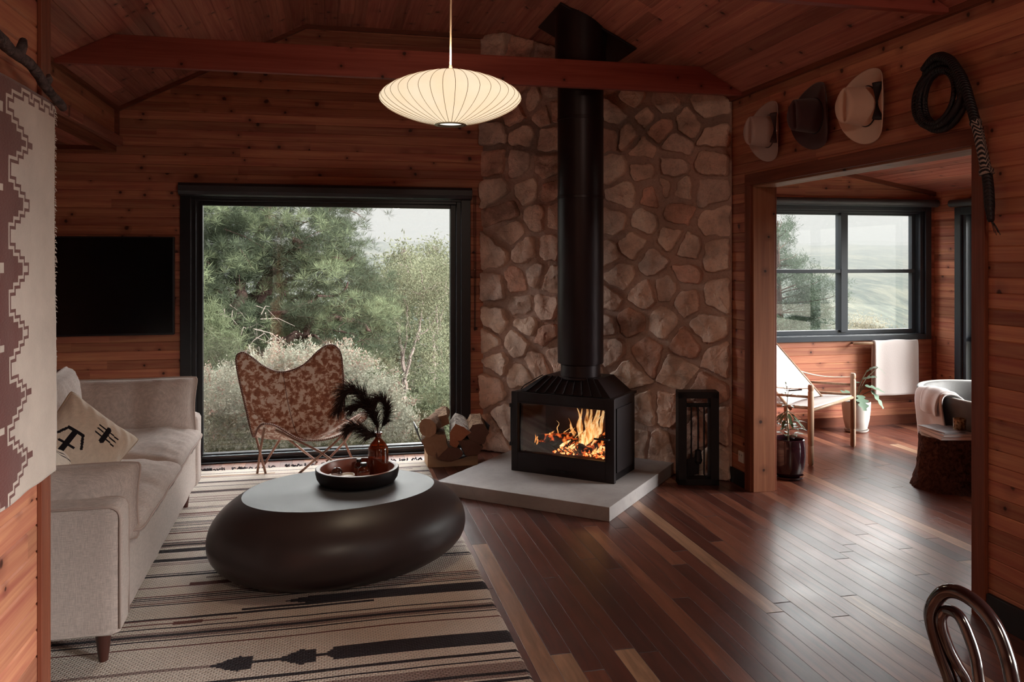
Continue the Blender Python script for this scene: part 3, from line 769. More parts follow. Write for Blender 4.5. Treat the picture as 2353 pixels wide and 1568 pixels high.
b = MB(); b.tube([(0,0,.145),(.002,0,.5),(-.001,0,.8),(0,0,3.29-2.24-.01)],.0042,8); b.build('cord', simple('cream_cord',(.75,.6,.45),.6), pl)
b = MB(); b.lathe([(0,1.0),(.05,1.01),(.055,1.045),(0,1.05)],seg=24); b.build('ceiling_cup', simple('cream_cup',(.7,.6,.5),.5), pl)
for nm, z_, rx in (('pendant_light_down',2.112,0),('pendant_light_up',2.372,R(180))):
    lp = bpy.data.lights.new(nm,'AREA'); lp.shape = 'DISK'; lp.size = .10; lp.energy = 5 if rx else 4; lp.color = (1,.78,.54)
    lo = bpy.data.objects.new(nm, lp); COL.objects.link(lo); lo.location = (.55,3.73,z_); lo.rotation_euler = (rx,0,0)

# ---------------------------------------------------------------- coffee table
ct = empty('coffee_table', (.035,4.2,0.008), R(14), 'low pebble shaped dark coffee table standing on the striped rug', 'coffee table')
TA, TB = .635, .505
def trad(z):
    h = .352; t = z/h
    return (1-abs((t-.47)/.66)**2.35)**.52 if t <= .47 else (1-abs((t-.47)/.80)**2.2)**.55
b = MB(); zs = [0,.004,.012,.025,.045,.07,.1,.13,.16,.19,.22,.25,.28,.3,.32,.336,.346,.3505,.352]
zr = [(trad(max(.004,z)), z) for z in zs]; zr[0] = (zr[1][0]*.96, 0)
rt = zr[-1][0]; seg = 96
vs = []
for r, z in zr:
    for k in range(seg):
        q = 2*PI*k/seg; e = 1+.035*math.cos(q+.5)+.02*math.cos(3*q+1)
        vs.append((TA*r*e*math.cos(q)+.02*(z/.35), TB*r*e*math.sin(q)+.035*(z/.35), z))
n = len(zr)
b.add(vs, [(i*seg+k,i*seg+(k+1)%seg,(i+1)*seg+(k+1)%seg,(i+1)*seg+k) for i in range(n-1) for k in range(seg)]+[tuple(range(seg))[::-1]])
m = NT('dark_cast_concrete'); o_ = m.obj(); n1 = m.noise(o_, 3, 4, .6, .4)
m.pbr(m.mix(n1,(.036,.027,.029),(.062,.048,.049)), m.mr(n1,.3,.7,.34,.42), 0, m.bump(m.noise(o_,30,3),.04,.002), .5)
b.build('rounded_body', m.mat, ct, smooth=True)
b = MB(); tp = vs[(n-1)*seg:]; c = sum((Vector(p) for p in tp), Vector())/seg
inn = [Vector(p).lerp(c,.004)+Vector((0,0,.0015)) for p in tp]
b.add(list(tp)+inn, [(k,(k+1)%seg,seg+(k+1)%seg,seg+k) for k in range(seg)]+[tuple(seg+k for k in range(seg))])
m = NT('tabletop_painted_sky_grey'); o_ = m.obj(); n1 = m.noise(o_, 4, 5, .6, .5)  # same concrete as the body, with the sky's grey reflection painted in
m.pbr(m.mix(n1,(.075,.080,.088),(.115,.12,.128)), m.mr(n1,.3,.7,.42,.52), 0, m.bump(m.noise(o_,40,3),.03,.002), .3)
b.build('tabletop', m.mat, ct)
TZ = .008+.3535
# tray
tx, ty = .155, 4.335
M_dwood = simple('blackened_wood', (.012,.008,.009), .45, 0, .4, .3); 
tr = empty('round_tray', (tx,ty,TZ), 0, 'round black wooden tray with pale rim and reddish inside on the coffee table', 'tray')
RT = .212
b = MB(); b.lathe([(0,0),(RT*.80,0),(RT*.9,.006),(RT*.97,.028),(RT,.055),(RT,.074),(RT-.004,.077)],seg=72); b.build('outer_shell', M_dwood, tr, auto=50)
b = MB(); b.lathe([(RT-.004,.077),(RT-.019,.0775),(RT-.024,.074)],seg=72); b.build('rim', simple('worn_grey_rim',(.38,.28,.25),.4,0,.5,.2,30), tr, auto=60)
b = MB(); b.lathe([(RT-.024,.074),(RT-.03,.045),(RT-.045,.022),(RT-.07,.013),(0,.012)],seg=72); b.build('inside', simple('red_brown_wood_inside',(.34,.12,.08),.35,0,.45,.35,10), tr, smooth=True)
TI = TZ+.013
amb = NT('amber_glass'); 
g1 = amb.n('ShaderNodeBsdfTransparent',{0:(.50,.13,.03,1)}).outputs[0]; g2 = amb.n('ShaderNodeBsdfGlossy',{'Color':(1,1,1,1),'Roughness':.04}).outputs[0]
d2 = amb.n('ShaderNodeBsdfDiffuse',{0:(.20,.045,.015,1)}).outputs[0]
x1 = amb.n('ShaderNodeMixShader',{0:.35,1:g1,2:d2}).outputs[0]
x2 = amb.n('ShaderNodeMixShader',{0:amb.math('MULTIPLY',amb.n('ShaderNodeFresnel',{'IOR':amb.mr(amb.n('ShaderNodeNewGeometry').outputs['Backfacing'],0,1,1.5,1/1.5)}).outputs[0],1.5,clamp=True),1:x1,2:g2}).outputs[0]
amb.t.links.new(x2, amb.out.inputs[0]); M_amb = amb.mat
def bottle(name, loc, s, h, lab, cat='bottle', neck=.3):
    e = empty(name, loc, 0, lab, cat); b = MB(); r = s
    b.lathe([(0,0),(r*.92,0),(r,.008),(r,h*.60),(r*.96,h*.66),(r*.70,h*.77),(r*.42,h*.84),(r*neck,h*.87),(r*neck,h*.955),(r*neck*1.25,h*.96),(r*neck*1.25,h),(r*neck*.9,h),(r*neck*.85,h*.9)],seg=36)
    b.build('glass_body', M_amb, e, auto=50); return e
B_ = bottle('amber_bottle', (.262,4.345,TI), .053, .235, 'large amber glass bottle holding dark dried plumes on the tray')
b = MB(); b.lathe([(.0,.172),(.018,.172),(.019,.176),(.019,.190),(.021,.193)],seg=24)
M_cap = simple('black_bottle_cap',(.01,.01,.012),.3,0,.5)
for loc, s, h, lab in (((.165,4.405,TI),.024,.085,'small amber bottle with dark dropper cap behind, left of the large bottle'),((.185,4.30,TI),.030,.088,'small amber bottle with black cap in front of the large bottle')):
    e = bottle('small_amber_bottle', loc, s, h, lab, neck=.42)
    b = MB(); b.lathe([(0,h*.86),(s*.56,h*.86),(s*.56,h*1.02),(s*.5,h*1.04),(0,h*1.04)],seg=20); b.build('cap', M_cap, e, auto=40)
    b = MB(); b.lathe([(s*1.005,h*.12),(s*1.015,h*.13),(s*1.015,h*.5),(s*1.005,h*.51)],seg=24,a0=.2); b.build('label', simple('brown_paper_label',(.22,.07,.035),.6), e)
cj = empty('candle_jar', (.10,4.235,TI), 0, 'small glass candle jar with white wax and cream label in the tray', 'candle')
b = MB(); b.lathe([(0,0),(.036,0),(.0385,.004),(.0385,.05),(.0375,.053),(.0355,.053),(.035,.03)],seg=36); b.build('glass_cup', simple('clear_cup_glass',(.85,.8,.72),.1,0,.6), cj, auto=50)
b = MB(); b.lathe([(0,.046),(.0345,.046),(.0345,.043),(0,.043)],seg=28); b.build('wax', simple('white_wax',(.9,.86,.78),.5), cj)
b = MB(); vs = []
for k in range(13):
    a = R(-150+k*10); vs += [(.0392*math.cos(a),.0392*math.sin(a),.010),(.0392*math.cos(a),.0392*math.sin(a),.036)]
b.add(vs, [(2*k,2*k+2,2*k+3,2*k+1) for k in range(12)]); b.build('paper_label', simple('cream_label',(.82,.72,.52),.7,0,.2,.2,60), cj)
vt = empty('votive_holder', (.045,4.27,TI), R(-8), 'pale timber votive holder with a smoky glass dome beside the candle jar', 'candle holder')
b = MB(); b.box(-.036,.036,-.028,.028,0,.034); b.build('timber_block', simple('pale_grained_block',(.48,.34,.26),.6,0,.3,.2,12), vt, bevel=.002)
b = MB(); b.lathe([(0,.046),(.026,.046),(.030,.042),(.03,.036),(.026,.034),(0,.034)],(-.012,0,0),24); b.build('wax_disc', bpy.data.materials['white_wax'], vt, auto=40)
b = MB(); b.lathe([(.026,.036),(.029,.05),(.026,.068),(.014,.080),(0,.083)],(.006,0,0),28); b.build('glass_dome', glass_mat('smoky_glass',.02,(.45,.38,.36)), vt, smooth=True)

# dried plumes
def plume(name, base, pts, L, dens, sd, lab, flatdir=None):
    rs = random.Random(sd); path = bez(pts, 14); b = MB()
    b.tube(path, [lerp(.0026,.0007,k/(len(path)-1)) for k in range(len(path))], 5)
    st = int(len(path)*.30)
    for k in range(st, len(path)):
        t = (k-st)/(len(path)-1-st); d = (path[min(k+1,len(path)-1)]-path[k-1]).normalized()
        ll = L*(.55+.75*math.sin(PI*min(.97,t*.8+.14)))
        for j in range(dens):
            v = Vector((rs.gauss(0,1),rs.gauss(0,.8),rs.gauss(0,1))); v = (v-d*v.dot(d)).normalized()
            dd = (d*rs.uniform(.75,1.3)+v*rs.uniform(.35,.8)).normalized(); l = ll*rs.uniform(.5,1.1)
            p0 = path[k-1].lerp(path[k], rs.random()); p1 = p0+dd*l*.55; p2 = p1+(dd+Vector((0,0,-.55))+v*.2).normalized()*l*.5
            w = dd.cross(Vector((rs.gauss(0,1),rs.gauss(0,1),rs.gauss(0,1)))).normalized()*.0011
            b.add([p0-w,p0+w,p1+w*.9,p1-w*.9,p2], [(0,1,2,3),(3,2,4)])
    o = b.build(name, M_plume); return tag(o, lab, 'dried flower', 'dried plumes in the amber bottle')
M_plume = simple('dark_dried_grass', (.035,.018,.016), .8, 0, .2, .4, 30)
bz0 = TI+.205
plume('dried_plume', None, [(.262,4.345,bz0-.1),(.258,4.345,bz0+.03),(.225,4.34,bz0+.15),(.165,4.335,bz0+.235),(.10,4.33,bz0+.245),(.055,4.33,bz0+.15)], .095, 24, 3, 'tallest dark dried plume arching over to the left out of the amber bottle')
plume('dried_plume', None, [(.262,4.345,bz0-.1),(.262,4.345,bz0+.03),(.24,4.35,bz0+.11),(.19,4.36,bz0+.17),(.12,4.36,bz0+.15)], .08, 22, 5, 'dark dried plume curling left below the tallest one')
plume('dried_plume', None, [(.262,4.345,bz0-.1),(.266,4.345,bz0+.02),(.30,4.35,bz0+.09),(.305,4.35,bz0+.16),(.27,4.35,bz0+.20),(.235,4.35,bz0+.17)], .07, 22, 8, 'upright dark dried plume on the right side of the bouquet')
plume('dried_plume', None, [(.262,4.345,bz0-.1),(.258,4.34,bz0+.0),(.22,4.335,bz0+.02),(.15,4.33,bz0+.06),(.105,4.33,bz0+.05)], .08, 22, 9, 'lowest dark dried plume spreading sideways just above the tray')

# ---------------------------------------------------------------- rug
def knit(name, c, dark=.35):
    m = NT(name); o = m.obj(); s = m.sep(o)
    rx, ry = .020, .0115
    row = m.math('FLOOR', m.math('DIVIDE', s[1], ry))
    off = m.math('MULTIPLY', m.math('MODULO', m.math('ABSOLUTE',row), 2.0), .5)
    fx = m.math('ABSOLUTE', m.math('SUBTRACT', m.math('FRACT', m.math('ADD', m.math('DIVIDE', s[0], rx), off)), .5))
    fy = m.math('ABSOLUTE', m.math('SUBTRACT', m.math('FRACT', m.math('DIVIDE', s[1], ry)), .5))
    hgt = m.math('MULTIPLY', m.mr(fx,.28,.5,1,0), m.mr(fy,.2,.5,1,0))
    n1 = m.noise(o, 6, 4, .6)
    col = m.mix(m.mr(n1,.35,.65,0,.3), c, tuple(x*.72 for x in c))
    col = m.mix(m.mr(hgt,.0,.45,dark,0), col, tuple(x*.25 for x in c))
    m.pbr(col, .95, 0, m.bump(hgt, .9, .004), .1, **{'Sheen Weight':.15}); return m.mat
RC = [knit('rug_cream_wool',(.80,.70,.62),.5), knit('rug_black_wool',(.022,.016,.024),.3), knit('rug_rust_wool',(.17,.055,.045),.4), knit('rug_grey_wool',(.36,.26,.235),.8), knit('rug_ochre_wool',(.42,.24,.12),.6)]
RX0, RX1, RY0, RY1 = -1.75, .725, 2.05, 6.2
stripes = []
def S(y, w, c, x0=-9, x1=9): stripes.append((y, (w*1.45 if w < .02 else w)/2, c, x0, x1))
def dense(y0, y1, cs=(1,3,1,3)):
    k = 0; y = y0
    while y < y1: S(y,.0095,cs[k%len(cs)]); y += .021; k += 1
for y in (2.28,): dense(y,y+.1,(1,0,3))
S(2.5,.010,1); dense(2.55,2.62,(3,1,3)); S(2.66,.010,1)
dense(2.90,3.00,(3,1,3,3)); S(2.87,.012,1); S(3.02,.010,1)
S(3.205,.105,1,.02,9); S(3.205,.010,3,-9,-.36)
S(3.40,.010,2); S(3.46,.011,1); dense(3.49,3.55,(3,1,3)); S(3.575,.010,1)
S(3.745,.085,1,-.08,9); S(3.70,.013,1,-.35,9); S(3.665,.010,1,-9,.2); S(3.66,.010,2,-9,-.55)
S(3.62,.028,2,-.62,-.50); S(3.62,.008,2,-.9,-.36)
dense(3.82,3.93,(1,2,3,1)); 
S(4.03,.010,2,-9,-.1); S(4.045,.034,2,-.62,-.22); S(4.12,.010,3,-.55,0)
S(4.20,.009,1,-9,0); S(4.17,.009,1); S(4.145,.009,1,.3,9)
S(4.39,.042,1,-9,.1); S(4.475,.012,0); S(4.53,.05,1,-9,.15); S(4.27,.009,3,.2,9)
S(4.66,.009,1); S(4.70,.008,2); S(4.82,.010,2); dense(4.95,5.03,(1,3,1)); S(5.10,.009,1); S(5.18,.01,2)
dense(5.27,5.33,(3,1)); S(5.42,.010,3); S(5.52,.010,2); dense(5.62,5.68,(3,1,3)); S(5.76,.009,1); dense(5.85,5.89,(3,1)); S(6.0,.012,3); S(6.03,.02,4,-.85,-.35); S(6.10,.008,1)
S(5.98,.008,1,.3,.66); S(5.95,.008,1,.35,.6)
for y0_, y1_, cs2 in ((2.36,2.44,(1,3)),(2.74,2.80,(3,1,3)),(3.08,3.10,(1,)),(4.60,4.645,(3,1)),(4.86,4.91,(1,3)),(5.13,5.16,(2,)),(5.46,5.49,(3,)),(4.32,4.345,(3,))): dense(y0_,y1_,cs2)
def motif(x, y):
    # arrow shapes leading the thick black band
    for cx, in ((-.115,),(-.345,)):
        if abs(x-cx) < .075:
            u = (x-(cx-.075))/.15
            hw = .062*min(1,u*1.5) if u < .72 else .05
            if abs(y-3.205) < hw and not (u > .8 and abs(y-3.205) < .012): return 1
    if -.42 < x < .05 and abs(y-3.205) < .009: return 1
    if .0 < x < .07 and abs(y-3.205) < .052*min(1,x/.05+.2): return 1
    if -.17 < x < -.08 and abs(y-3.745) < .03*(x+.19)/.1: return 1
    return None
cs_ = .0105; nx = int((RX1-RX0)/cs_); ny = int((RY1-RY0)/cs_)
b = MB(); vs = []; RT_ = .010
def rz(x, y):
    e = .0
    return RT_+.0015*nz(x*6,y*6)+.004*max(0,nz(x*1.3,y*1.1,4))
for j in range(ny+1):
    for i in range(nx+1):
        x = RX0+i*cs_; y = RY0+j*cs_
        yy = y + .008*nz(x*1.5, y*1.2, 8) + .010*nz(x*.7, y*.5, 2)
        xx = x + (.006*nz(y*5,1)+.01*nz(y*1.1,3))*(1 if i > nx-2 else 0)
        vs.append((xx, yy, rz(x,y) if 0<i<nx and 0<j<ny else .002))
b.add(vs, [(j*(nx+1)+i,j*(nx+1)+i+1,(j+1)*(nx+1)+i+1,(j+1)*(nx+1)+i) for j in range(ny) for i in range(nx)])
k = 0
for j in range(ny):
    for i in range(nx):
        x = RX0+(i+.5)*cs_; y = RY0+(j+.5)*cs_; c = 0
        for (sy, hw, cc_, x0, x1) in stripes:
            if abs(y-sy) <= max(hw,cs_*.5) and x0 < x < x1: c = cc_
        mo = motif(x,y)
        if mo: c = mo
        b.m[k] = c; k += 1
rug = empty('striped_rug', (0,0,0), 0, 'flat woven cream rug with dark stripes and arrow motifs under the coffee table', 'rug')
b.build('woven_field', RC, rug, smooth=True)
b = MB(); rs = random.Random(5)
for k in range(150):
    x = rs.uniform(RX0,RX1); y = RY1-.01; d = rs.uniform(-.03,.03)
    b.tube([(x,y,.012),(x+d*.5,y+.02,.012+rs.uniform(0,.012)),(x+d,y+rs.uniform(.035,.06),.006)],[.004,.005,.003],5)
tag(b.build('knotted_fringe', RC[1], rug), kind='stuff')

# ---------------------------------------------------------------- cushions
def linen(name, c, v=.12, sc_=220):
    m = NT(name); o = m.obj(); s = m.sep(o)
    a = m.noise(m.comb(m.math('MULTIPLY',s[0],40),m.math('MULTIPLY',s[1],40),m.math('MULTIPLY',s[2],400)),1,2)
    d = m.noise(m.comb(m.math('MULTIPLY',s[0],400),m.math('MULTIPLY',s[1],400),m.math('MULTIPLY',s[2],40)),1,2)
    w = m.math('MULTIPLY', m.math('ADD', a, d), .5)
    col = m.mix(m.mr(w,.4,.62), tuple(x*(1-v*1.6) for x in c), tuple(min(1,x*(1+v)) for x in c))
    m.pbr(col, .95, 0, m.bump(w,.35,.0015), .1, **{'Sheen Weight':.25,'Sheen Roughness':.5}); return m.mat
M_sofa = linen('oatmeal_linen', (.55,.46,.42))
M_pipe = simple('linen_piping', (.46,.36,.32), .9, 0, .1)
def pillow(name, mat, parent, loc, rot, w, h, t, sd=0, wr=.012, pinch=.07, pipe=None, n=34, p=2.6, m2=None, mf=None, seam_wave=.0):
    """soft cushion, w x h face, thickness t, face normal local +Z"""
    b = MB()
    def side(sg):
        def f(u, v):
            x, y = 2*u-1, 2*v-1
            e = max(0, 1-abs(x)**p)*max(0, 1-abs(y)**p)
            bow = 1-pinch*(1-abs(x)**2 if False else 0)
            X = w/2*x*(1-pinch*(1-y*y)*abs(x)**3)*(1-.035*abs(x*y)**8); Y = h/2*y*(1-pinch*(1-x*x)*abs(y)**3)*(1-.05*abs(x*y)**8)
            Z = sg*t/2*e**.42
            wrk = wr*(nz(X*7+sd,Y*7,sg)+.6*nz(X*18+sd,Y*4,3)) * min(1,e*3)
            gx = math.exp(-(1-abs(x))*w/2/.075)*math.sin(Y*62+3*nz(Y*5,sd)); gy = math.exp(-(1-abs(y))*h/2/.075)*math.sin(X*62+3*nz(X*5,sd,2))
            wrk += sg*wr*.42*(gx+gy)*min(1,e*5)
            edge = 1-e; wrk += wr*.9*edge*math.sin((x*9+y*7)*2.2+sd)*.35*min(1,e*6)
            return (X, Y, Z+wrk+seam_wave*nz(X*6,Y*6,sd))
        return f
    b.grid(side(1), n, n, m=0, mf=mf); b.grid(side(-1), n, n)
    o = b.build(name, [mat]+(m2 or []), parent, smooth=True, weld=True); o.location = loc; o.rotation_euler = rot
    if pipe:
        q = MB(); pts = []
        f = side(1)
        for k in range(4*24):
            s_, u = divmod(k, 24); u /= 24
            uu, vv = ((u,0),(1,u),(1-u,1),(0,1-u))[s_]
            pts.append(Vector(f(uu,vv))+Vector((0,0,.0)))
        q.tube(pts, .0045, 6, closed=True)
        c = q.build('piping', pipe, o, smooth=True)
    return o
# ---------------------------------------------------------------- sofa
sf = empty('sofa', (-.735,3.25,.008), R(.7), 'oatmeal linen sofa with loose cushions and dark wooden legs along the left side', 'sofa')
def softbox(name, x0,x1,y0,y1,z0,z1, r=.03, mat=None, par=None, wr=.004, sd=0):
    b = MB(); nx_, ny_, nz_ = 14, 14, 8
    import itertools
    bm = {}
    def pt(x,y,z):
        c = [(x0+x1)/2,(y0+y1)/2,(z0+z1)/2]; hs = [(x1-x0)/2,(y1-y0)/2,(z1-z0)/2]; v = [x-c[0],y-c[1],z-c[2]]
        q = [max(-hs[i]+r,min(hs[i]-r,v[i])) for i in range(3)]; d = Vector([v[i]-q[i] for i in range(3)])
        if d.length > 1e-9: d = d.normalized()*r
        P = Vector([c[i]+q[i]+d[i] for i in range(3)]); return P+d.normalized()*wr*nz(P.x*8+sd,P.y*8,P.z*8) if d.length else P
    for (a, bx_, fn) in ((nx_,ny_,lambda u,v:pt(lerp(x0,x1,u),lerp(y0,y1,v),z1)),(nx_,ny_,lambda u,v:pt(lerp(x0,x1,u),lerp(y0,y1,v),z0)),
                      (nx_,nz_,lambda u,v:pt(lerp(x0,x1,u),y0,lerp(z0,z1,v))),(nx_,nz_,lambda u,v:pt(lerp(x0,x1,u),y1,lerp(z0,z1,v))),
                      (ny_,nz_,lambda u,v:pt(x0,lerp(y0,y1,u),lerp(z0,z1,v))),(ny_,nz_,lambda u,v:pt(x1,lerp(y0,y1,u),lerp(z0,z1,v)))):
        def w(t): # crowd samples towards the rounded edges
            return t
        b.grid(fn, a*2, bx_*2)
    return b.build(name, mat, par, smooth=True, weld=True)
softbox('base', -.92,-.012,0,2.17,.125,.40,.025,M_sofa,sf)
softbox('armrest', -.92,.004,0,.16,.12,.60,.035,M_sofa,sf)
softbox('armrest', -.92,.004,2.03,2.19,.12,.56,.035,M_sofa,sf)
softbox('backrest', -.95,-.76,.02,2.15,.15,.72,.05,M_sofa,sf)
b = MB()
for y in (.008,.152): b.tube([(-.9,y,.594),(-.05,y,.594),(-.035,y,.593),(-.020,y,.587),(-.009,y,.578),(-.003,y,.565),(-.001,y,.55),(-.001,y,.15)],.004,6)
b.build('arm_piping', M_pipe, sf, smooth=True)
for x, y in ((-.075,.09),(-.075,2.07),(-.85,.09),(-.85,2.07)):
    b = MB(); b.lathe([(0,0),(.016,0),(.028,.10),(.031,.13),(0,.13)],(x,y,0),20); b.build('leg', simple('dark_turned_leg',(.07,.022,.016),.4,0,.45), sf, auto=40)
pillow('seat_cushion', M_sofa, sf, (-.385,.715,.445), (0,0,0), .86, 1.06, .165, 2, .010, .02, M_pipe, 44, 4.2, seam_wave=.012)
pillow('seat_cushion', M_sofa, sf, (-.385,1.60,.455), (0,R(1),0), .85, .86, .17, 7, .010, .02, M_pipe, 44, 4.2, seam_wave=.012)
pillow('arm_cushion', M_sofa, sf, (-.40,.235,.555), (R(83),0,0), .86, .30, .20, 4, .008, .04, M_pipe, 34, 3.4, seam_wave=.01)
pillow('arm_cushion', M_sofa, sf, (-.41,1.975,.635), (R(78),0,0), .84, .34, .25, 9, .009, .05, M_pipe, 34, 3.2, seam_wave=.01)
pillow('back_cushion', M_sofa, sf, (-.66,.72,.66), (R(90),0,R(97)), .92, .46, .22, 12, .012, .05, M_pipe, 34, 2.8)
pillow('back_cushion', M_sofa, sf, (-.66,1.56,.665), (R(90),0,R(95)), .78, .46, .23, 15, .012, .05, M_pipe, 34, 2.8)
M_cream = linen('cream_cushion_linen', (.86,.77,.67), .06)
M_ink = simple('black_printed_ink', (.02,.018,.024), .9, 0, .1)
def glyph(u, v):
    """printed pick-axe and rayed bar marks"""
    def seg(px,py,qx,qy,w):
        dx,dy = qx-px,qy-py; t = max(0,min(1,((u-px)*dx+(v-py)*dy)/(dx*dx+dy*dy))); return math.hypot(u-px-dx*t, v-py-dy*t) < w
    on = seg(.30,.26,.30,.52,.034) or seg(.13,.42,.21,.55,.016) or seg(.21,.55,.39,.55,.020) or seg(.39,.55,.47,.42,.016) or seg(.21,.38,.39,.38,.014)
    on = on or seg(.60,.64,.60,.80,.034)
    for k in range(3): on = on or seg(.48,.68+k*.05,.56,.68+k*.05,.009) or seg(.64,.68+k*.05,.75,.67+k*.05,.009)
    return 1 if on else 0
mf = glyph
cu = pillow('throw_cushion', M_cream, None, (0,0,0), (0,0,0), .40, .40, .17, 21, .008, .10, simple('sand_edge_trim',(.52,.40,.29),.9), 110, 2.3, [M_ink], mf)
cu.location = (-1.12,4.20,.625); cu.rotation_mode = 'XYZ'
def orient(o, xa, ya):
    x = Vector(xa).normalized(); y = Vector(ya); y = (y-x*y.dot(x)).normalized(); z = x.cross(y)
    o.rotation_euler = Matrix((x,y,z)).transposed().to_euler()
orient(cu, (.66,.22,-.62), (.42,.60,.60))
tag(cu, 'cream throw cushion printed with black pick and ray marks on the sofa', 'cushion')
cu2 = pillow('throw_cushion', M_cream, None, (0,0,0), (0,0,0), .40, .40, .13, 31, .008, .10, bpy.data.materials['sand_edge_trim'], 60, 2.3, [M_ink], lambda u,v: 1 if (.74<v<.76 or .80<v<.815) else 0)
cu2.location = (-1.19,3.80,.62); orient(cu2, (.5,.5,-.45), (-.45,.55,.62))
tag(cu2, 'cream throw cushion with thin black lines, mostly behind the near sofa arm', 'cushion')
# ---------------------------------------------------------------- butterfly chair
bc = empty('butterfly_chair', (-.15,6.06,0), 0, 'butterfly chair with brown and white cowhide sling in front of the picture window', 'chair')
O_ = Vector((-.15,6.06,0))
def L3(*p): return Vector(p)-O_
m = NT('cowhide'); o_ = m.obj(); n1 = m.noise(o_, 25, 5, .66, .35); n2 = m.noise(o_, 60, 3, .6)
f = m.math('ADD', n1, m.math('MULTIPLY', m.math('SUBTRACT', n2, .5), .22))
col = m.ramp(f, [(.44,(.86,.75,.67)),(.48,(.66,.44,.33)),(.52,(.42,.18,.105)),(.66,(.30,.11,.065))])
m.pbr(col, .55, 0, m.bump(n2,.15,.002), .3, **{'Sheen Weight':.2}); M_cow = m.mat
M_rim = simple('brown_leather_rim',(.15,.055,.035),.5,0,.4); M_stud = simple('white_stitching',(.72,.6,.5),.6)
M_rod = simple('copper_brown_rod',(.32,.17,.12),.35,.35,.5)
ctrl = [(-.415,5.86,.39),(-.455,5.90,.36),(-.50,6.03,.275),(-.555,6.14,.44),(-.615,6.225,.66),(-.635,6.25,.80),(-.60,6.255,.838),(-.55,6.25,.82),
        (-.43,6.25,.725),(-.31,6.245,.69),(-.17,6.255,.735),(-.06,6.27,.835),(.01,6.28,.875),(.065,6.28,.865),(.105,6.27,.80),(.12,6.22,.62),(.125,6.15,.44),(.145,6.06,.36),
        (.20,5.96,.40),(.255,5.88,.44),(.275,5.85,.43),(.255,5.83,.395),(.16,5.82,.33),(.05,5.82,.285),(-.06,5.82,.27),(-.18,5.82,.285),(-.28,5.825,.345),(-.35,5.835,.385)]
bd = bez([L3(*p) for p in ctrl], 6, closed=True); nb = len(bd)
C0 = L3(-.17,6.02,.235)
def sling(r, k):
    P = bd[k % nb]; d = P-C0
    hx = r**.92; hz_ = r**(1.9 if P.z > .5 else 1.5)
    q = Vector((C0.x+d.x*hx, C0.y+d.y*(r**.62 if P.z > .5 else r), C0.z+d.z*hz_))
    q.z += .004*nz(q.x*9,q.z*9); q.y += .006*nz(q.x*7,q.z*5,2)*r
    return q
b = MB(); NRr = 26
vs = [C0]+[sling((j+1)/NRr, k) for j in range(NRr) for k in range(nb)]
fs = [(0,1+k,1+(k+1)%nb) for k in range(nb)]+[(1+j*nb+k,1+j*nb+(k+1)%nb,1+(j+1)*nb+(k+1)%nb,1+(j+1)*nb+k) for j in range(NRr-1) for k in range(nb)]
b.add(vs, fs); b.build('cowhide_sling', M_cow, bc, smooth=True, solid=.006)
b = MB(); b.tube(bd, .007, 8, closed=True); b.build('leather_rim', M_rim, bc, smooth=True)
b = MB(); tot = 0; last = bd[0]
dd = 0
for k in range(nb):
    a, c = bd[k], bd[(k+1)%nb]; L = (c-a).length; t = 0
    while dd < L:
        p = a.lerp(c, dd/L); out = (p-Vector((C0.x,p.y,C0.z+.25))).normalized()
        b.lathe([(0,-.0035),(.0035,0),(0,.0035)],tuple(p-Vector((0,.0075,0))-out*.004),6); dd += .0135
    dd -= L
b.build('rim_stitching', M_stud, bc)
b = MB(); seam = [sling(r, ctrl.index((-.31,6.245,.69))*6) for r in np.linspace(.02,1,16)]
b.tube([p-Vector((0,.005,0)) for p in seam], .0022, 5); b.build('centre_seam', M_rim, bc)
rods = [[(-.34,5.86,.345),(-.05,5.93,.17),(.14,6.0,.005)],[(.24,5.87,.41),(.03,5.93,.20),(-.19,6.0,.005)],
        [(-.60,6.29,.78),(-.535,6.23,.38),(-.455,6.03,.165),(-.415,6.03,.005)],[(-.415,5.88,.36),(-.452,6.02,.17),(-.475,6.05,.005)],
        [(-.31,6.20,.24),(-.45,6.27,.005)],[(.085,6.31,.80),(.135,6.27,.28),(.12,6.26,.18),(.19,6.33,.005)],[(.235,5.9,.40),(.13,6.2,.17),(.0,6.33,.005)],[(-.25,6.0,.24),(-.07,6.33,.005)]]
for p in rods:
    b = MB(); b.tube([L3(*q) for q in p], .0085, 10); b.build('frame_rod', M_rod, bc, smooth=True)

# ---------------------------------------------------------------- television
tv = empty('television', (-1.70,YB-.02,1.32), 0, 'large black switched off television on the wall above the sofa', 'television')
b = MB(); b.box(-.62,.62,-.055,0,-.355,.355); b.build('casing', M_black, tv, bevel=.004)
b = MB(); b.box(-.61,.61,-.0575,-.0551,-.34,.345); b.build('screen', simple('dark_tv_screen',(.003,.003,.004),.22,0,.4), tv)
# wall socket
so = empty('wall_socket', (XR,5.035,.195), 0, 'white power socket low on the wall between chimney and doorway', 'socket')
b = MB(); b.box(-.012,0,-.036,.036,-.036,.036); b.build('plate', simple('white_plastic',(.72,.66,.6),.4), so, bevel=.003)
b = MB()
for y in (-.014,.014): b.box(-.0135,-.012,y-.004,y+.004,.008,.02)
b.build('switch', simple('grey_plastic',(.3,.28,.26),.5), so)

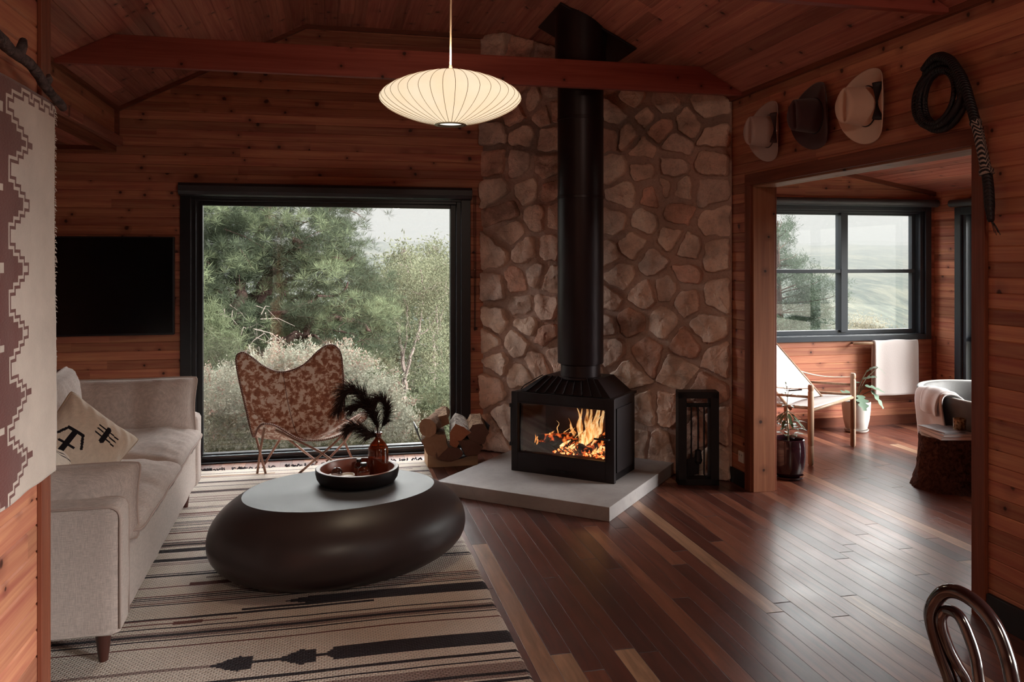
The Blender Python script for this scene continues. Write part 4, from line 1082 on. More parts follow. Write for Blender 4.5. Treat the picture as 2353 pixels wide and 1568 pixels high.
# ---------------------------------------------------------------- hats
def hat(loc, mat, lab, s=1.0, band=None, bow=True, tilt=0, rotx=0):
    h = empty('western_hat', loc, 0, lab, 'hat', 'western hats hung above the doorway')
    h.rotation_mode = 'XYZ'; h.rotation_euler = (R(tilt), 0, R(rotx)); h.scale = (s,s,s)
    def T(x, y, z): return Vector((-z, x, y))      # side, front-back (up), height out of the wall
    def cr(q, k): return (.082*k*math.cos(q), .100*k*math.sin(q))
    b = MB(); NQ = 72; rows = []
    for j in range(17):
        t = j/16; row = []
        for i in range(NQ):
            q = 2*PI*i/NQ; x0, y0 = cr(q,1); x1, y1 = .205*math.cos(q), .190*math.sin(q)
            x, y = lerp(x0,x1,t), lerp(y0,y1,t)
            z = .004+.050*(abs(math.cos(q))**2.4)*t**1.8-.010*(abs(math.sin(q))**3)*t
            x *= 1-.12*(abs(math.cos(q))**2)*t**2
            row.append(T(x,y,z+.016))
        rows.append(row)
    vs = [p for r in rows for p in r]
    b.add(vs, [(j*NQ+i,j*NQ+(i+1)%NQ,(j+1)*NQ+(i+1)%NQ,(j+1)*NQ+i) for j in range(16) for i in range(NQ)])
    b.build('brim', mat, h, smooth=True, solid=.004)
    b = MB(); rows = []
    Hc = .150
    for j in range(25):
        t = j/24; row = []
        for i in range(NQ):
            q = 2*PI*i/NQ
            if t < .6:
                u = t/.6; k = 1-.12*u**1.5; z = Hc*u*.93; 
                pin = .020*u**2*max(0,math.sin(q))**2*abs(math.cos(q))*2
                x, y = cr(q,k); x *= 1-pin/.082
            else:
                u = (t-.6)/.4; k = .88*(1-u)**.75 if u < 1 else 0
                x, y = cr(q,k); x *= 1-.27*max(0,math.sin(q))**2*abs(math.cos(q))*2*(1-u)
                rim = math.sin(min(1,u*3)*PI/2)
                z = Hc*(.93+.07*rim)-.036*math.exp(-(x/.021)**2)*min(1,u*3.2)-.012*max(0,y/.098)*u
            row.append(T(x,y,z+.016))
        rows.append(row)
    vs = [p for r in rows for p in r]
    b.add(vs, [(j*NQ+i,j*NQ+(i+1)%NQ,(j+1)*NQ+(i+1)%NQ,(j+1)*NQ+i) for j in range(24) for i in range(NQ)])
    b.build('crown', mat, h, smooth=True)
    b = MB(); pts = [T(.0835*math.cos(q),.1015*math.sin(q),.024) for q in np.linspace(0,2*PI,48,endpoint=False)]
    b.tube(pts, .0038, 8, closed=True); b.build('hat_band', band, h, smooth=True)
    if bow:
        b = MB()
        for sg in (1,-1):
            b.tube([T(-.086,0,.030),T(-.100,sg*.03,.038),T(-.128,sg*.066,.056),T(-.142,sg*.09,.068)],[.004,.010,.021,.024],10,flat=.28)
        b.lathe([(0,-.006),(.006,0),(0,.006)],tuple(T(-.088,0,.03)),8)
        b.build('side_bow', band, h, smooth=True)
    return h
def felt(name, c):
    m = NT(name); o = m.obj(); n1 = m.noise(o, 9, 3); m.pbr(m.mix(n1,tuple(x*.86 for x in c),c), .9, 0, m.bump(m.noise(o,160,2),.1,.001), .15, **{'Sheen Weight':.3}); return m.mat
M_hband = simple('black_hat_cord',(.014,.009,.012),.7)
hat((XR-.002,4.66,2.305), felt('dusty_beige_felt',(.52,.40,.36)), 'smallest beige western hat nearest the stone chimney', .98, simple('brown_hat_cord',(.06,.03,.03),.7), True, 0)
hat((XR-.002,4.16,2.315), felt('dark_brown_felt',(.075,.036,.038)), 'dark brown western hat between the two beige ones', .98, M_hband, False, -6)
hat((XR-.002,3.70,2.285), felt('sand_felt',(.76,.55,.43)), 'large sand coloured western hat with black cord and bow', 1.0, M_hband, True, 0)
for y, z in ((4.66,2.33),(4.16,2.34),(3.70,2.31)):
    pass

# ---------------------------------------------------------------- stock whip
wh = empty('stockwhip', (XR-.02,3.17,2.24), 0, 'coiled black leather stockwhip with braided handle hanging by the doorway corner', 'whip')
WO = wh.location.copy()
rs = random.Random(3); b = MB()
pts = []
for k in range(0, 5*24+5):
    q = 2*PI*k/24; tr_ = k/120
    ry = .137+.022*math.sin(tr_*5.3+1)-.02*tr_; rz_ = .128+.016*math.sin(tr_*7)
    pts.append(Vector((-.018-.014*math.sin(tr_*19)-.008*tr_, .012*math.sin(tr_*11)+ry*math.cos(q+.9), .01*math.cos(tr_*9)+rz_*math.sin(q+.9)-.006*tr_*5)))
b.tube(pts, [lerp(.0155,.008,k/len(pts)) for k in range(len(pts))], 9)
m = NT('black_plaited_leather'); o_ = m.obj(); wv = m.n('ShaderNodeTexWave',{'Vector':o_,'Scale':38.0,'Distortion':2.0},wave_type='BANDS',bands_direction='DIAGONAL').outputs[1]
m.pbr((.010,.007,.010), .5, 0, m.bump(wv,.6,.003), .4); M_plait = m.mat
b.build('plaited_coil', M_plait, wh, smooth=True)
b = MB(); pts = bez([(-.035,.09,.13),(-.045,.0,.165),(-.045,-.09,.13),(-.042,-.165,.02),(-.040,-.20,-.075),(-.038,-.225,-.155)],8)
b.tube(pts, [lerp(.013,.021,min(1,k/12)) for k in range(len(pts))], 12); b.build('thick_thong', M_plait, wh, smooth=True)
m = NT('black_white_braid'); o_ = m.obj(); s = m.sep(o_)
ang = m.math('ARCTAN2', m.math('ADD',s[0],.037), m.math('ADD',s[1],m.math('ADD',.333,m.math('MULTIPLY',m.math('ADD',s[2],.40),-.36)) ))
z_ = m.math('MULTIPLY', s[2], 55)
zig = m.math('PINGPONG', m.math('MULTIPLY', ang, 2.2), 1.0)
f = m.math('FRACT', m.math('ADD', z_, m.math('MULTIPLY',zig,1.0)))
m.pbr(m.mix(m.math('GREATER_THAN', f, .55), (.012,.009,.012), (.34,.27,.24)), .6, 0, m.bump(f,.4,.002), .3); M_braid = m.mat
hp = bez([(-.038,-.225,-.155),(-.037,-.245,-.22),(-.036,-.262,-.29),(-.035,-.285,-.385)],8)
b = MB(); nh = len(hp); b.tube(hp, [.0235 if k < 3 else (.028 if k > nh-4 else .0205) for k in range(nh)], 14); b.build('braided_grip', M_braid, wh, smooth=True)
b = MB(); b.tube(bez([(-.035,-.285,-.385),(-.034,-.292,-.44),(-.032,-.296,-.52),(-.03,-.300,-.58)],6), [.021]*12+[.020,.018,.017,.016,.015,.014,.010], 12); b.build('handle_end', M_plait, wh, smooth=True)
b = MB()
for k in range(4): b.tube(bez([(-.03,-.30,-.57),(-.024,-.303-.006*k,-.60),(-.02,-.308-.010*k,-.625-.01*(k%2))],5),.0018,4)
b.build('leather_strands', M_plait, wh)

# ---------------------------------------------------------------- woven wall hanging
wg = empty('woven_wall_hanging', (PX+.03,1.75,1.9), 0, 'dark red and cream woven hanging with stepped zigzag border on a branch', 'wall hanging')
def wool(name, c):
    m = NT(name); o = m.obj(); n1 = m.noise(o, 5, 5, .65); s = m.sep(o)
    n2 = m.noise(m.comb(0,m.math('MULTIPLY',s[1],90),m.math('MULTIPLY',s[2],300)),1,3)
    col = m.mix(m.mr(n1,.3,.7), tuple(x*.82 for x in c), tuple(min(1,x*1.12) for x in c))
    m.pbr(col, .97, 0, m.bump(n2,.5,.002), .08, **{'Sheen Weight':.35}); return m.mat
TM = [wool('dark_red_wool',(.115,.034,.03)), wool('cream_wool',(.50,.42,.365))]
cl = .0072; TW, TH = .915, .92; ny_, nz__ = int(TW/cl), int(TH/cl)
y0t, z0t = 2.265-TW, .978
def bound(z):
    p = ((z-.985)/.142) % 1.0; tri = abs(p*2-1)           # 1 at period edges
    return 1.955+.145*(1-tri)
def tcell(y, z):
    # cross and diamond figures in the red field
    yy, zz = y-1.862, ((z-1.06) % .17)-.085
    yq, zq2 = round(yy/.0176)*.0176, round(zz/.0176)*.0176
    e = abs(yq)+abs(zq2)*.9
    if .045 < e < .066 or e < .02: return 1
    yy = y-1.62; e = abs(round(yy/.0176)*.0176)+abs(zq2)
    if .06 < e < .08 or e < .03: return 1
    return 0
b = MB(); vs = []
for j in range(nz__+1):
    for i in range(ny_+1):
        y, z = y0t+i*cl, z0t+j*cl
        e = .004*nz(z*22,9)+.006*nz(z*5,4) if i == ny_ else 0
        wv_ = .006+.008*nz(y*4,z*1.5)*(1-.6*(z-z0t)/TH)+.004*nz(y*11,z*2,3)
        vs.append((wv_, y+e-1.75, z-1.9+(.006*nz(y*6,1) if j == 0 else 0)))
b.add(vs, [(j*(ny_+1)+i,j*(ny_+1)+i+1,(j+1)*(ny_+1)+i+1,(j+1)*(ny_+1)+i) for j in range(nz__) for i in range(ny_)])
def inside(j, i):
    y, z = y0t+(i//2*2+1)*cl, z0t+(j//2*2+1)*cl
    return y > bound(z) and z < 1.872-.02*(1-abs(((y/.076)%1.0)*2-1))
MK = np.array([[inside(j,i) for i in range(ny_)] for j in range(nz__)])
def dil(a):
    p = np.pad(a,1,mode='edge'); o = np.zeros_like(a)
    for dj in (0,1,2):
        for di in (0,1,2): o |= p[dj:dj+a.shape[0], di:di+a.shape[1]]
    return o
M1 = dil(MK); M2 = dil(M1); k = 0
for j in range(nz__):
    for i in range(ny_):
        b.m[k] = 1 if MK[j,i] else (0 if M1[j,i] else (1 if M2[j,i] else tcell(y0t+(i+.5)*cl, z0t+(j+.5)*cl))); k += 1
b.build('woven_cloth', TM, wg, smooth=True, solid=.006)
b = MB(); rs = random.Random(8)
for k in range(170):
    z = z0t+TH*k/170; p = Vector((.008, y0t+TW-1.75, z-1.9)); d = Vector((rs.uniform(-.004,.004),rs.uniform(.003,.009),rs.uniform(-.006,.004)))
    b.tube([p-Vector((0,.004,0)),p+d*.6,p+d+Vector((0,0,-.003))],[.0016,.0012,.0005],4)
b.build('fuzzy_edge', TM[1], wg)
b = MB(); pts = bez([(.02,-.45,.04),(.022,-.2,.035),(.02,.05,.06),(.02,.18,.045),(.022,.30,.040),(.02,.42,.010),(.02,.515,-.006),(.018,.545,-.012)],8)
b.tube(pts, [.015+.004*nz(k*.6,3)-.00010*k for k in range(len(pts))], 10)
b.tube([(.022,.225,.045),(.026,.232,.065),(.024,.245,.082)],[.012,.011,.008],8)
b.tube([(.02,.40,.015),(.024,.42,.035),(.02,.425,.045)],[.010,.008,.005],8)
b.build('branch', bark('dark_branch_bark',(.035,.028,.03),(.13,.10,.10)), wg, smooth=True)

# ---------------------------------------------------------------- bentwood chair, lower right
M_bent = simple('dark_polished_bentwood', (.014,.006,.006), .16, 0, .5, .3, 4, coat=.6)
def BWP(px): pass
bw = empty('bentwood_chair', (1.25,1.35,0), 0, 'dark polished bentwood chair with looped back at the lower right', 'chair')
BO = bw.location.copy()
BW_PTS = [('back_hoop', [(1.30,1.45,.45),(1.25,1.43,.57),(1.2178,1.4209,.6578),(1.1872,1.4181,.7319),(1.1652,1.4133,.8008),(1.1691,1.3929,.8472),(1.177,1.362,.8654),(1.187,1.3208,.8594),(1.1949,1.2859,.8321),(1.1961,1.2603,.7911),(1.1922,1.2417,.7498),(1.19,1.20,.6),(1.20,1.17,.45)], .0135),
 ('inner_hoop', [(1.29,1.39,.46),(1.26,1.395,.58),(1.2349,1.3976,.6675),(1.2105,1.3973,.7081),(1.1902,1.3979,.7459),(1.1708,1.3926,.7962),(1.1746,1.382,.8206),(1.1772,1.3522,.8227),(1.1823,1.3316,.7891),(1.1826,1.3159,.7546),(1.1794,1.3049,.7198),(1.18,1.28,.6),(1.20,1.25,.46)], .0105),
 ('leg', [(1.29,1.45,.45),(1.27,1.47,.2),(1.24,1.49,0)], .014), ('leg', [(1.20,1.17,.45),(1.18,1.14,.2),(1.16,1.11,0)], .014),
 ('leg', [(1.60,1.44,.44),(1.62,1.46,.2),(1.64,1.48,0)], .014), ('leg', [(1.58,1.17,.44),(1.60,1.14,.2),(1.62,1.11,0)], .014)]
for nm, pts, r0 in BW_PTS:
    b = MB(); q = bez([Vector(p)-BO for p in pts], 10); b.tube(q, r0, 14); b.build(nm, M_bent, bw, smooth=True)

b = MB(); b.lathe([(0,.438),(.185,.438),(.2,.445),(.2,.462),(.19,.468),(.16,.462),(0,.455)],(.17,-.04,0),40); b.build('seat', M_bent, bw, auto=40)
b = MB(); b.tube([(.17+.15*math.cos(q),-.04+.15*math.sin(q),.24) for q in np.linspace(0,2*PI,32,endpoint=False)],.009,8,closed=True); b.build('leg_ring', M_bent, bw, smooth=True)
# ---------------------------------------------------------------- bathtub
tb = empty('bathtub', (4.72,4.77,0), R(0), 'oval grey stone bathtub standing on the floorboards beside the tree stump', 'bathtub')
m = NT('grey_composite_stone'); o_ = m.obj(); n1 = m.noise(o_, 5, 5, .65, .6)
m.pbr(m.ramp(n1,[(.3,(.085,.083,.083)),(.55,(.125,.12,.118)),(.75,(.19,.185,.18))]), .55, 0, m.bump(m.noise(o_,60,3),.12,.002), .35); M_tub = m.mat
b = MB()
b.lathe([(0,0),(.34,0),(.36,.01),(.40,.08),(.45,.26),(.49,.46),(.505,.552),(.503,.56),(.47,.562),(.455,.55),(.43,.42),(.38,.24),(.30,.16),(0,.14)],seg=80,sx=1.12,sy=1.72)
b.build('tub_shell', M_tub, tb, auto=50)
b = MB(); b.lathe([(.50,.557),(.498,.5635),(.476,.5645),(.468,.56)],seg=80,sx=1.122,sy=1.722); b.build('pale_rim', simple('pale_stone_rim',(.42,.41,.39),.45), tb, smooth=True)
M_tow = NT('white_towelling'); o_ = M_tow.obj(); n1 = M_tow.noise(o_, 220, 2)
M_tow.pbr((.66,.60,.59), .97, 0, M_tow.bump(n1,.7,.002), .05, **{'Sheen Weight':.3}); M_tow = M_tow.mat
def cloth_strip(path, right, w, n=26, sd=0, amp=.006, taper=0):
    """towel following a path, width along vector 'right'"""
    P = bez(path, 10); b = MB(); R_ = Vector(right).normalized(); m_ = len(P)
    T = [(P[min(i+1,m_-1)]-P[max(i-1,0)]).normalized() for i in range(m_)]
    def f(u, v):
        k = min(m_-1, int(round(v*(m_-1)))); t = T[k]; nn = t.cross(R_).normalized()
        return P[k]+R_*(u-.5)*w*(1-taper*v)+nn*amp*(math.sin(u*9+v*2+sd)+.8*nz(u*4+sd,v*3))*(.3+v)
    b.grid(f, n, m_); return b
# towel on the wall rail
rl = empty('towel_rail', (4.98,BY,.755), 0, 'pale timber towel rail on the wall below the bathroom window', 'towel rail')
b = MB(); b.tube([(-.36,-.075,0),(.27,-.075,0)],.014,12); b.build('bar', simple('pale_timber_rail',(.60,.42,.28),.5), rl, smooth=True)
for x in (-.33,.25):
    b = MB(); b.tube([(x,-.075,0),(x,0,0)],.008,8); b.build('bracket', M_black, rl)
b = cloth_strip([(5.045,BY-.052,.33),(5.045,BY-.052,.6),(5.045,BY-.058,.755),(5.045,BY-.075,.777),(5.045,BY-.095,.755),(5.045,BY-.098,.6),(5.045,BY-.10,.285)],(1,0,0),.45,30,2,.004)
tag(b.build('bath_towel', M_tow, smooth=True, solid=.010), 'white bath towel hanging on the wall rail under the window', 'towel')
# towel on the tub rim, placed over the near left end
tc_ = Vector((4.225,5.06,0)); ra = Vector((-.265,-.964,0)).normalized(); out = Vector((-.964,.265,0)).normalized()
pth = [tc_-out*.16+Vector((0,0,.46)), tc_-out*.08+Vector((0,0,.545)), tc_-out*.02+Vector((0,0,.578)), tc_+out*.045+Vector((0,0,.57)), tc_+out*.062+Vector((0,0,.50)), tc_+out*.045+Vector((0,0,.36)), tc_+out*.03+Vector((0,0,.20))]
b = cloth_strip(pth, ra, .42, 26, 5, .008)
ht = b.build('hand_towel', M_tow, smooth=True, solid=.010); tag(ht, 'white towel draped over the near rim of the bathtub', 'towel')
pth = [tc_-out*.12+Vector((0,0,.50)), tc_-out*.03+Vector((0,0,.592)), tc_+out*.055+Vector((0,0,.582)), tc_+out*.085+Vector((0,0,.50)), tc_+out*.08+Vector((0,0,.43))]
pth = [p+ra*.05 for p in pth]; b = cloth_strip(pth, ra, .26, 22, 9, .006); b.build('folded_flap', M_tow, ht, smooth=True, solid=.014)

# ---------------------------------------------------------------- stump, books, candle tin
stp = empty('tree_stump', (4.03,4.72,0), 0, 'rough dark bark tree stump used as a side table beside the bathtub', 'stump')
b = MB(); seg = 72; vs = []; rsq = random.Random(1)
for j in range(15):
    t = j/14; z = .345*t
    for k in range(seg):
        q = 2*PI*k/seg
        r = .185*(1+.14*(1-t)**3.2*(1+.9*max(0,math.cos(q-2.75))**3)+.06*nz(math.cos(q)*1.6,math.sin(q)*1.6,1))+.012*nz(math.cos(q)*9,math.sin(q)*9,z*9)+.007*nz(q*14,z*30)
        if t > .97: r *= .985
        vs.append((r*math.cos(q), r*math.sin(q), z))
b.add(vs, [(j*seg+k,j*seg+(k+1)%seg,(j+1)*seg+(k+1)%seg,(j+1)*seg+k) for j in range(14) for k in range(seg)]+[tuple(range(seg))[::-1]])
b.build('bark', bark('dark_stump_bark',(.03,.014,.012),(.13,.065,.05)), stp, auto=45)
b = MB(); b.add([(x*.985,y*.985,.3455) for x,y,z in vs[-seg:]], [tuple(range(seg))]); b.build('cut_top', cutend('tan_stump_top',(.30,.20,.14),(.48,.34,.25)), stp)
M_paper = simple('magazine_pages',(.72,.66,.64),.8,0,.1,.15,400)
def book(z, w, h, t, rz, dx, dy, cov, lab):
    e = empty('magazine', (4.03+dx,4.72+dy,z), R(rz), lab, 'book', 'magazines stacked on the tree stump')
    b = MB(); b.box(-w/2,w/2,-h/2,h/2,.0015,t-.0015); b.build('pages', M_paper, e)
    b = MB(); b.box(-w/2-.002,w/2+.002,-h/2-.002,h/2+.002,0,.0014); b.box(-w/2-.002,w/2+.002,-h/2-.002,h/2+.002,t-.0014,t); b.build('cover', cov, e)
    return e
cv1 = simple('grey_photo_cover',(.25,.24,.25),.35,0,.5,.8,14); cv2 = simple('pale_cover',(.55,.48,.46),.4,0,.5,.3,20)
book(.347,.22,.28,.020,-14,-.035,-.03,cv2,'lower pale magazine lying on the tree stump')
book(.3675,.215,.275,.017,-10,-.03,-.025,cv1,'middle magazine with grey cover in the stack on the tree stump')
book(.385,.15,.26,.007,-2,-.06,-.0,cv1,'thin grey booklet lying on top of the magazines on the stump')
ctn = empty('candle_tin', (4.06,4.66,.392), 0, 'small dark gold candle tin standing on the magazines', 'candle')
M_gold = NT('aged_gold_glass'); o_ = M_gold.obj(); n1 = M_gold.noise(o_, 60, 3)
M_gold.pbr(M_gold.mix(M_gold.mr(n1,.45,.6),(.16,.075,.03),(.42,.27,.14)), .3, .7)
b = MB(); b.lathe([(0,0),(.036,0),(.038,.003),(.038,.073),(.034,.073),(.033,.012),(0,.012)],seg=40); b.build('tin_cup', M_gold.mat, ctn, auto=40)
b = MB(); b.lathe([(0,.045),(.033,.045),(.033,.04),(0,.04)],seg=24); b.build('wax', bpy.data.materials['white_wax'], ctn)

# ---------------------------------------------------------------- safari chair
sc_ = empty('safari_chair', (3.6,5.9,0), 0, 'safari sling chair with pale timber posts and white canvas in the bathroom', 'chair')
M_ash = pine('pale_ash_wood', 2, 0, .3, (.60,.40,.27), (.46,.28,.18), .45, False, .4, True)
M_canv = simple('white_canvas', (.58,.54,.53), .9, 0, .1, .04, 30)
M_strap = simple('pale_leather_strap', (.62,.48,.38), .6, 0, .3)
SO = Vector((3.6,5.9,0))
FL, FR = Vector((3.467,5.44,0)), Vector((4.146,5.91,0))          # feet of the two front posts
ax = (FR-FL).normalized(); bk = Vector((-ax.y,ax.x,0)); D_ = .56
BL, BRr = FL+bk*D_, FR+bk*D_
for P, zt in ((FL,.592),(FR,.594),(BL,.60),(BRr,.60)):
    b = MB(); c = P-SO
    b.lathe([(0,0),(.013,0),(.0195,.01),(.021,.05),(.0205,.135),(.0185,.14),(.0185,.147),(.021,.152),(.022,.3),(.0215,zt-.055),(.019,zt-.05),(.019,zt-.042),(.0215,zt-.036),(.0215,zt-.012),(.017,zt),(0,zt)],(c.x,c.y,0),20)
    b.build('post', M_ash, sc_, auto=40)
Z = lambda z: Vector((0,0,z))
for A_, B2, z0, z1, r in ((FL,FR,.40,.40,.013),(BL,BRr,.36,.36,.013),(FL,BL,.42,.40,.011),(FR,BRr,.42,.40,.011),(FL,BL,.50,.48,.010),(FR,BRr,.50,.48,.010)):
    b = MB(); b.tube([A_+Z(z0)-SO, B2+Z(z1)-SO], r, 10); b.build('rail', M_ash, sc_, smooth=True)
b = MB()
def seatf(u, v):
    p = FL.lerp(FR, lerp(.035,.965,u))+bk*lerp(0,D_,v); return p-SO+Z(lerp(.415,.375,v)-.03*math.sin(PI*u)*math.sin(PI*v))
b.grid(seatf, 16, 16); b.build('canvas_seat', M_canv, sc_, smooth=True, solid=.006)
b = MB()
def backf(u, v):
    p = FL.lerp(FR, lerp(.12,.88,u))+bk*(D_*.40+v*.46); return p-SO+Z(.40+.48*v)+bk*(.03*math.sin(PI*u))
b.grid(backf, 14, 14); b.build('canvas_back', M_canv, sc_, smooth=True, solid=.006)
b = MB()
for f_ in (.12,.88): b.tube([FL.lerp(FR,f_)+bk*(D_*.40-.03)+Z(.37)-SO, FL.lerp(FR,f_)+bk*(D_*.40+.48)+Z(.90)-SO], .011, 8)
b.build('back_stick', M_ash, sc_, smooth=True)
for P, Q_ in ((FL,BL),(FR,BRr)):
    b = MB(); a, c = P+Z(.565)-SO, Q_+Z(.60)-SO; pts = [a.lerp(c,t)-Z(.035*math.sin(PI*t)) for t in np.linspace(0,1,16)]
    vs = []
    for p in pts:
        for sx, sz in ((-.019,-.002),(.019,-.002),(.019,.002),(-.019,.002)): vs.append(p+ax*sx+Z(sz))
    b.add(vs, [(i*4+k,i*4+(k+1)%4,(i+1)*4+(k+1)%4,(i+1)*4+k) for i in range(15) for k in range(4)]); b.build('arm_strap', M_strap, sc_, smooth=False)
b = MB()
for t in (.86,): b.tube([FL.lerp(BL,.12)+Z(.548)-SO, FL.lerp(BL,.3)+Z(.53)-SO],.006,6)
b.build('strap_buckle', M_black, sc_)

# ---------------------------------------------------------------- potted plants
def leaf(b, p, d, up, L, w, droop=.2, n=6, fold=.12, m=0, prof=None):
    d = Vector(d).normalized(); s = d.cross(Vector(up)).normalized(); u = s.cross(d); vs = []
    for k in range(n+1):
        t = k/n; ww = (prof(t) if prof else math.sin(PI*min(.99,t**.8))**.8)*w/2
        c = Vector(p)+d*L*t+Vector((0,0,-droop*L*t*t))
        vs += [c-s*ww+u*ww*fold, c, c+s*ww+u*ww*fold]
    b.add(vs, [f for k in range(n) for f in ((k*3,k*3+1,k*3+4,k*3+3),(k*3+1,k*3+2,k*3+5,k*3+4))], m)
M_leafd = simple('dark_glossy_leaf',(.050,.075,.038),.28,0,.6,.35,18)
M_leafg = simple('grey_green_leaf',(.13,.20,.14),.5,0,.4,.3,10)
M_stem = simple('green_brown_stem',(.10,.09,.05),.6)
M_soil = simple('dark_soil',(.03,.02,.015),.95,0,.1,.5,80,.8,90)
pp = empty('potted_plant', (3.115,5.16,0), 0, 'small plant with whorled glossy leaves in a dark glazed pot by the doorway', 'potted plant')
M_dglaze = simple('dark_red_black_glaze',(.022,.006,.010),.10,0,.6,.3,5,coat=.5)
b = MB(); b.lathe([(0,.012),(.07,.012),(.092,.03),(.108,.09),(.115,.16),(.113,.225),(.108,.258),(.110,.272),(.102,.276),(.098,.262),(.098,.235),(0,.235)],seg=56); b.build('glazed_pot', M_dglaze, pp, auto=60)
b = MB(); b.lathe([(0,0),(.088,0),(.104,.012),(.107,.022),(.102,.022),(.096,.012),(0,.010)],seg=56); b.build('saucer', M_dglaze, pp, auto=60)
b = MB(); b.lathe([(0,.250),(.099,.240)],seg=32); b.build('soil', M_soil, pp)
rs = random.Random(6); bs = MB(); bl = MB()
bs.tube([(0,0,.24),(.0,.0,.33),(-.012,0,.44),(-.01,0,.52),(.0,0,.60)],[.006,.005,.004,.003,.002],8)
for (z, n, L, w, el) in ((.285,7,.085,.034,.35),(.33,7,.09,.036,.35),(.375,7,.085,.032,.2),(.43,8,.085,.024,-.35),(.465,8,.08,.022,-.5),(.50,6,.06,.016,.2),(.56,5,.055,.012,.5),(.60,4,.045,.008,.9)):
    for k in range(n):
        a = 2*PI*k/n+z*20+rs.uniform(-.2,.2); pl_ = rs.uniform(.03,.06)
        dv = Vector((math.cos(a),math.sin(a),el+rs.uniform(-.15,.15))).normalized()
        p0 = Vector((-.01 if z > .4 else 0,0,z)); p1 = p0+dv*pl_; bs.tube([p0,p1],.0016,5)
        leaf(bl, p1, dv, (0,0,1), L*rs.uniform(.8,1.15), w, .35)
bs.build('stem', M_stem, pp); bl.build('leaves', M_leafd, pp, smooth=True)
pw = empty('potted_plant', (4.55,6.44,0), 0, 'plant with large lobed grey green leaves in a white pot under the window', 'potted plant')
M_wpot = simple('white_ceramic_pot',(.56,.53,.50),.4,0,.5)
b = MB(); b.lathe([(0,.02),(.075,.02),(.09,.03),(.108,.11),(.118,.20),(.120,.262),(.116,.268),(.109,.262),(.108,.245),(0,.245)],seg=56); b.build('pot', M_wpot, pw, auto=60)
b = MB(); b.lathe([(0,0),(.085,0),(.100,.012),(.103,.022),(.098,.022),(.09,.012),(0,.011)],seg=56); b.build('saucer', M_wpot, pw, auto=60)
b = MB(); b.lathe([(0,.25),(.108,.246)],seg=32); b.build('soil', M_soil, pw)
bs = MB(); bl = MB()
def lobed(t): return .25+.75*abs(math.sin(t*PI*3.2+.4))*math.sin(PI*min(.98,t*.9+.08))
for dx, dy, z1, L, w, dd_, dk in ((.07,-.03,.40,.17,.10,(.9,-.25,-.1),0),(.12,-.04,.36,.15,.10,(.6,-.5,-.9),0),(.05,-.02,.46,.13,.08,(.5,-.5,.35),0),(.10,0,.52,.12,.045,(.55,-.3,.55),0),(.20,-.02,.56,.10,.035,(.9,-.2,-.6),0),(-.10,-.06,.36,.14,.13,(-.8,-.4,-.05),0),(-.02,-.08,.33,.14,.12,(-.2,-.7,-.5),0),(-.14,0,.30,.12,.10,(-.9,.1,.1),0),(.03,.05,.42,.13,.10,(.4,.5,.1),0)):
    p = Vector((dx,dy,z1)); bs.tube(bez([(0,0,.24),(dx*.35,dy*.35,lerp(.24,z1,.6)),p],6),.0035,6)
    leaf(bl, p, dd_, (0,-.3,1), L, w, .25, 16, .1, 0, lobed)
bs.build('stem', M_stem, pw); bl.build('leaves', M_leafg, pw, smooth=True)
# ---------------------------------------------------------------- terrain and vegetation
CA, SAa = math.cos(R(12.64)), math.sin(R(12.64))
def wp(px, py, Y):
    """where the sight line through a spot of the photograph meets the depth Y"""
    rx = SAa*1900+CA*(px-1176.5); ry = CA*1900-SAa*(px-1176.5); t = Y/ry
    return Vector((rx*t, Y, 1.5+(600-py)*t))
def terrain_z(x, y):
    d = y+x*.15
    pts = [(6.5,-.45),(9,-1.0),(14,-2.2),(25,-4.2),(50,-11),(120,-34),(260,-62),(450,-66),(800,-42),(1300,-6),(1900,30),(2600,46),(4200,50)]
    for (a,za),(c,zc) in zip(pts, pts[1:]):
        if d <= c: 
            t = max(0,(d-a)/(c-a)); z = lerp(za,zc,t*t*(3-2*t) if False else t); break
    else: z = 100
    if d > 100: z += min(1,(d-100)/400)*(26*nz(x/420,y/300,3)+9*nz(x/130,y/90,5)+3*nz(x/45,y/40,8))
    elif d > 10: z += .5*nz(x/6,y/6)
    return z
b = MB(); ys = [6.9]+[6.9+.6*1.062**k*(k+1)*.55 for k in range(1,96)]; ys = [y for y in ys if y < 4300]; NX = 110
vs = []
for y in ys:
    for i in range(NX+1):
        u = i/NX*2-1; x = .22*y + u*(14+y*.95) ; vs.append((x,y,terrain_z(x,y)))
b.add(vs, [(j*(NX+1)+i,j*(NX+1)+i+1,(j+1)*(NX+1)+i+1,(j+1)*(NX+1)+i) for j in range(len(ys)-1) for i in range(NX)])
m = NT('wooded_hills'); o_ = m.obj(); n1 = m.noise(m.comb(m.sep(o_)[0],m.math('MULTIPLY',m.sep(o_)[1],.28),0),.06,6,.8); n2 = m.noise(m.comb(m.sep(o_)[0],m.math('MULTIPLY',m.sep(o_)[1],.6),0),.006,4,.6); n3 = m.noise(o_,.9,4,.7)
c = m.ramp(n1,[(.42,(.012,.026,.022)),(.5,(.040,.060,.048)),(.58,(.12,.125,.09))]); c = m.mix(m.mr(n2,.5,.64,0,.6), c, (.20,.185,.125)); c = m.mix(m.mr(n3,.4,.7,0,.4), c, (.04,.06,.03))
m.pbr(c,.95,0,m.bump(n1,1,8),.05)
struct(b.build('hills_ground', m.mat, smooth=True), 'wooded hillsides and valley seen through the windows')
b = MB(); b.box(-25,25,-22,6.9,-.75,-.55); struct(b.build('yard_ground', simple('yard_gravel',(.25,.23,.18),.95)))
